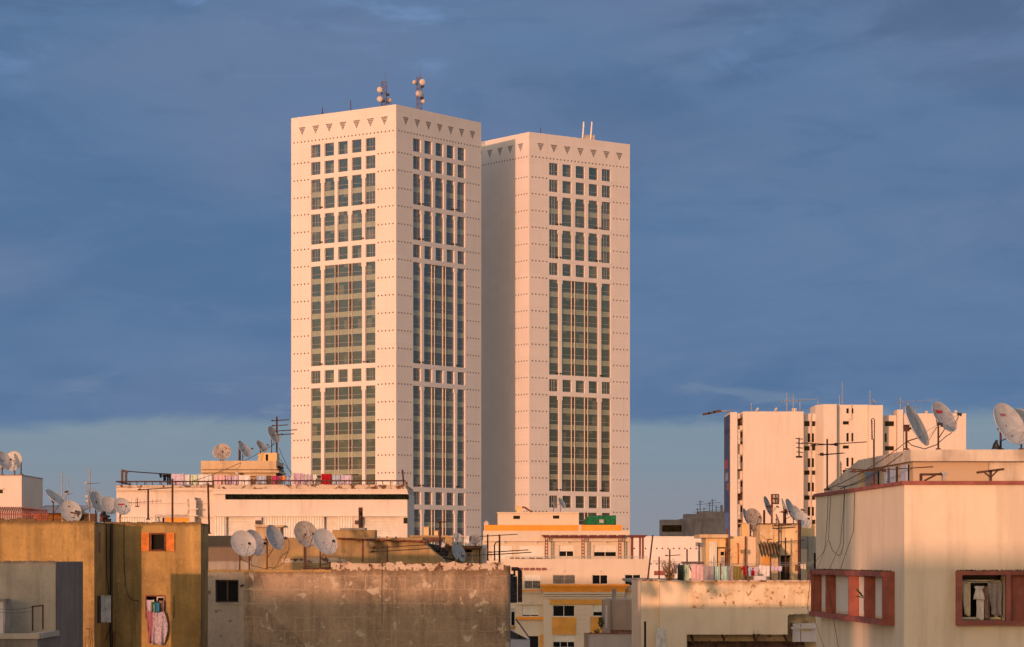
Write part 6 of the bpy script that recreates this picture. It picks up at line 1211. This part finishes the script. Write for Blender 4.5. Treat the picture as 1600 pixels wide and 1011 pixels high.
for px, t, bt_, yy, lab, bm in ((1292.5, 686, 766, 80, 'rusty mast with long yagi and small tilted yagi at coping west end', [(694.5, 95, 1.7, 2, .3, 0), (694.5, -88, 1.1, 2, .2, 0), (710, 118, .75, 10, .5, 0)]), (1365.5, 686, 758, 76.5, 'rusty mast with folded dipole loop standing behind the red coping', [(735, 95, 2.4, 4, .3, 0), (735, -85, 1.2, 3, .3, 0)])):
    aerial(px, t, bt_, yy, lab, bm, .026)
aerial(1248.5, 684, 715, 82, 'flat ladder shaped yagi hanging out from coping mast before white block', [], .02)
q = MB()
for i in range(5): q.tube([P(1243+i*.6, 685+i*7, 82), P(1254.5, 686.3+i*7, 82)], .014, 4)
single(q, 'aerial_ladder', M['darkrust'], 'rungs of the flat ladder yagi before white block', 'aerial', 'television aerials on the rooftops')
q = MB(); lp = [P(1363, 687, 76.4), P(1361.8, 655, 76.4), P(1364, 653.5, 76.4), P(1366.4, 656, 76.4), P(1366, 689, 76.4)]; q.tube(lp, .016, 5)
for i in range(9): q.tube([P(1361.4, 658+i*3.4, 76.35), P(1363.4, 659+i*3.4, 76.35)], .02, 4)
single(q, 'loop_aerial', M['darkrust'], 'tall beaded loop aerial on top of mast behind red coping', 'aerial', 'television aerials on the rooftops')
q = MB(); q.tube([P(1314.5, 752, 79), P(1313.5, 721, 79)], .02, 5)
for i in range(5): q.tube([P(1312, 725+i*5, 79), P(1316, 725.3+i*5, 79)], .012, 4)
single(q, 'short_yagi', M['steel'], 'short vertical ladder yagi leaning on the lean-to roof', 'aerial', 'television aerials on the rooftops')
tb = empty('tee_bracket', P(1547, 751.5, 71), 'rusty steel T-shaped washing bracket on red coping', 'bracket', 'rusty brackets on the red coping'); mb = MB(); mb.bar(P(1548, 752, 71), P(1548, 735.5, 71), .06); mb.bar(P(1526, 738.5, 71), P(1569, 733, 71), .06); mb.bar(P(1548, 746, 71), P(1537, 737.5, 71), .04); mb.bar(P(1548, 746, 71), P(1559, 735, 71), .04); build(mb, 'frame', M['darkrust'], tb)
tb = empty('angle_bracket', P(1440, 751.5, 71), 'rusty steel angle bracket with cement block on red coping', 'bracket', 'rusty brackets on the red coping'); mb = MB(); mb.bar(P(1439, 752, 71), P(1439, 740, 71), .07); mb.bar(P(1437, 741.5, 71), P(1472, 741, 71), .06); mb.bar(P(1444, 751.5, 71), P(1462, 742, 71), .05); build(mb, 'frame', M['darkrust'], tb); slab(tb, 'cement_block', M['concrete'], 1473, 1478.5, 737, 752, 71, .2); slab(tb, 'wire_knot', M['steel'], 1470, 1481, 737, 741.5, 70.97, .2)
gc = 'cables on the white corner building'
def onface(px, py, out=.03):                            # point on the west face seen at photo pixel
    k = (px-CX)/F; t = (A.x-k*Y)/(k-dv.x/dv.y)*1.0/dv.y; p = A+dv*t; return Vector((p.x, p.y, PZ(py, p.y)))+nv*out
for pts, lab in (([(1296, 762), (1294, 810), (1290, 860), (1288, 885), (1286, 905), (1281, 950), (1284, 958)], 'thin black cable nearest the far end of west face'), ([(1300.5, 763), (1298, 800), (1296, 842), (1293, 900), (1290, 960), (1289, 1012)], 'thick black cable running the full height of west face'), ([(1321, 761), (1319, 800), (1314.5, 850), (1312, 900), (1311.5, 1012)], 'straight black cable in the middle of west face'), ([(1321.5, 762), (1320, 810), (1319.5, 850), (1316, 865), (1311, 868), (1302, 860), (1297, 845)], 'looping cable on west face below coping'), ([(1337, 770), (1335, 830), (1334, 890)], 'thin pale rust line down the west face')):
    cablething([onface(a, b, .4 if 890 < b < 980 else .03) if False else onface(a, b, .03 if b < 885 or b > 985 else .40) for a, b in pts], .008, lab, group=gc)
for i, (a, b) in enumerate((((1292.5, 764, 80), (1417, 690, 77)), ((1312, 764, 79), (1418, 703, 77)), ((1308, 760, 79), (1372, 738, 77)))):
    cablething(sag(P(*a), P(*b), .12, 10), .012, ['guy cable rising from coping mast to rusty dish post', 'second guy cable rising to slab corner', 'short low guy cable over the lean-to roof'][i], group=gc)
cablething([P(1487, 676, 78), P(1478, 682, 77.5), P(1463, 695, 77), P(1445, 701.5, 77), P(1425, 696, 77), P(1418, 690, 77)], .014, 'cable sagging between two dish posts on roof slab', group=gc)

# ------------------------------------------------------------------ the neighbours towards the sun (out of the picture), whose roofs shade the lower walls
def neighbour(c0, c1, Yn, top, depth, label):
    t = math.tan(SUN_AZ); ca, sa = math.cos(SUN_AZ), math.sin(SUN_AZ); cm = (c0+c1)/2; Wd = (c1-c0)*ca
    # local frame: s runs across the sunlight, the front wall (s, 0) looks away from the sun
    O = Vector((cm+t*Yn, Yn, 0)); U = Vector((ca, -sa, 0)); D = Vector((-sa, -ca, 0))
    r_ = empty('apartment_building', O+D*depth/2, label, 'building', 'apartment buildings towards the sun'); mb = MB(); pos = lambda s, z, d: O+U*(s-Wd/2)+D*d+Vector((0, 0, z))
    hs = []; n = max(1, int(Wd/4))
    for k in range(int((top-3)/3.2)):
        for i in range(n): x = Wd*(i+.5)/n; hs.append((x-.6, x+.6, 1.2+k*3.2, 2.7+k*3.2))
    mb.wall(pos, Wd, 0, top, hs, .2)
    q = lambda *a: mb.poly([pos(*x) for x in a])
    q((0,0,depth),(Wd,0,depth),(Wd,top,depth),(0,top,depth)); q((Wd,0,depth),(Wd,0,0),(Wd,top,0),(Wd,top,depth)); q((0,0,0),(0,0,depth),(0,top,depth),(0,top,0)); q((0,top,0),(0,top,depth),(Wd,top,depth),(Wd,top,0))
    build(mb, 'wall', W_cream, r_)
    for h in hs: m2 = MB(); m2.poly([pos(h[0],h[2],.17),pos(h[1],h[2],.17),pos(h[1],h[3],.17),pos(h[0],h[3],.17)]); build(m2, 'window', M['wglass'], r_)
neighbour(-64.6, -58.4, 28, 25.9, 8, 'five storey cream neighbour, taller of the joined pair west of the picture')
neighbour(-58.35, -47.0, 28, 24.85, 8, 'lower cream neighbour joined to the taller one west of the picture')
neighbour(-24.5, -16.5, -10, 26.7, 7, 'cream neighbour beside the viewpoint')
neighbour(-31.0, -25.6, 20, 29.5, 5, 'tall cream neighbour just west of the viewpoint')
neighbour(-142, -120, 165, 27.2, 12, 'long cream neighbour west of the laundry building')
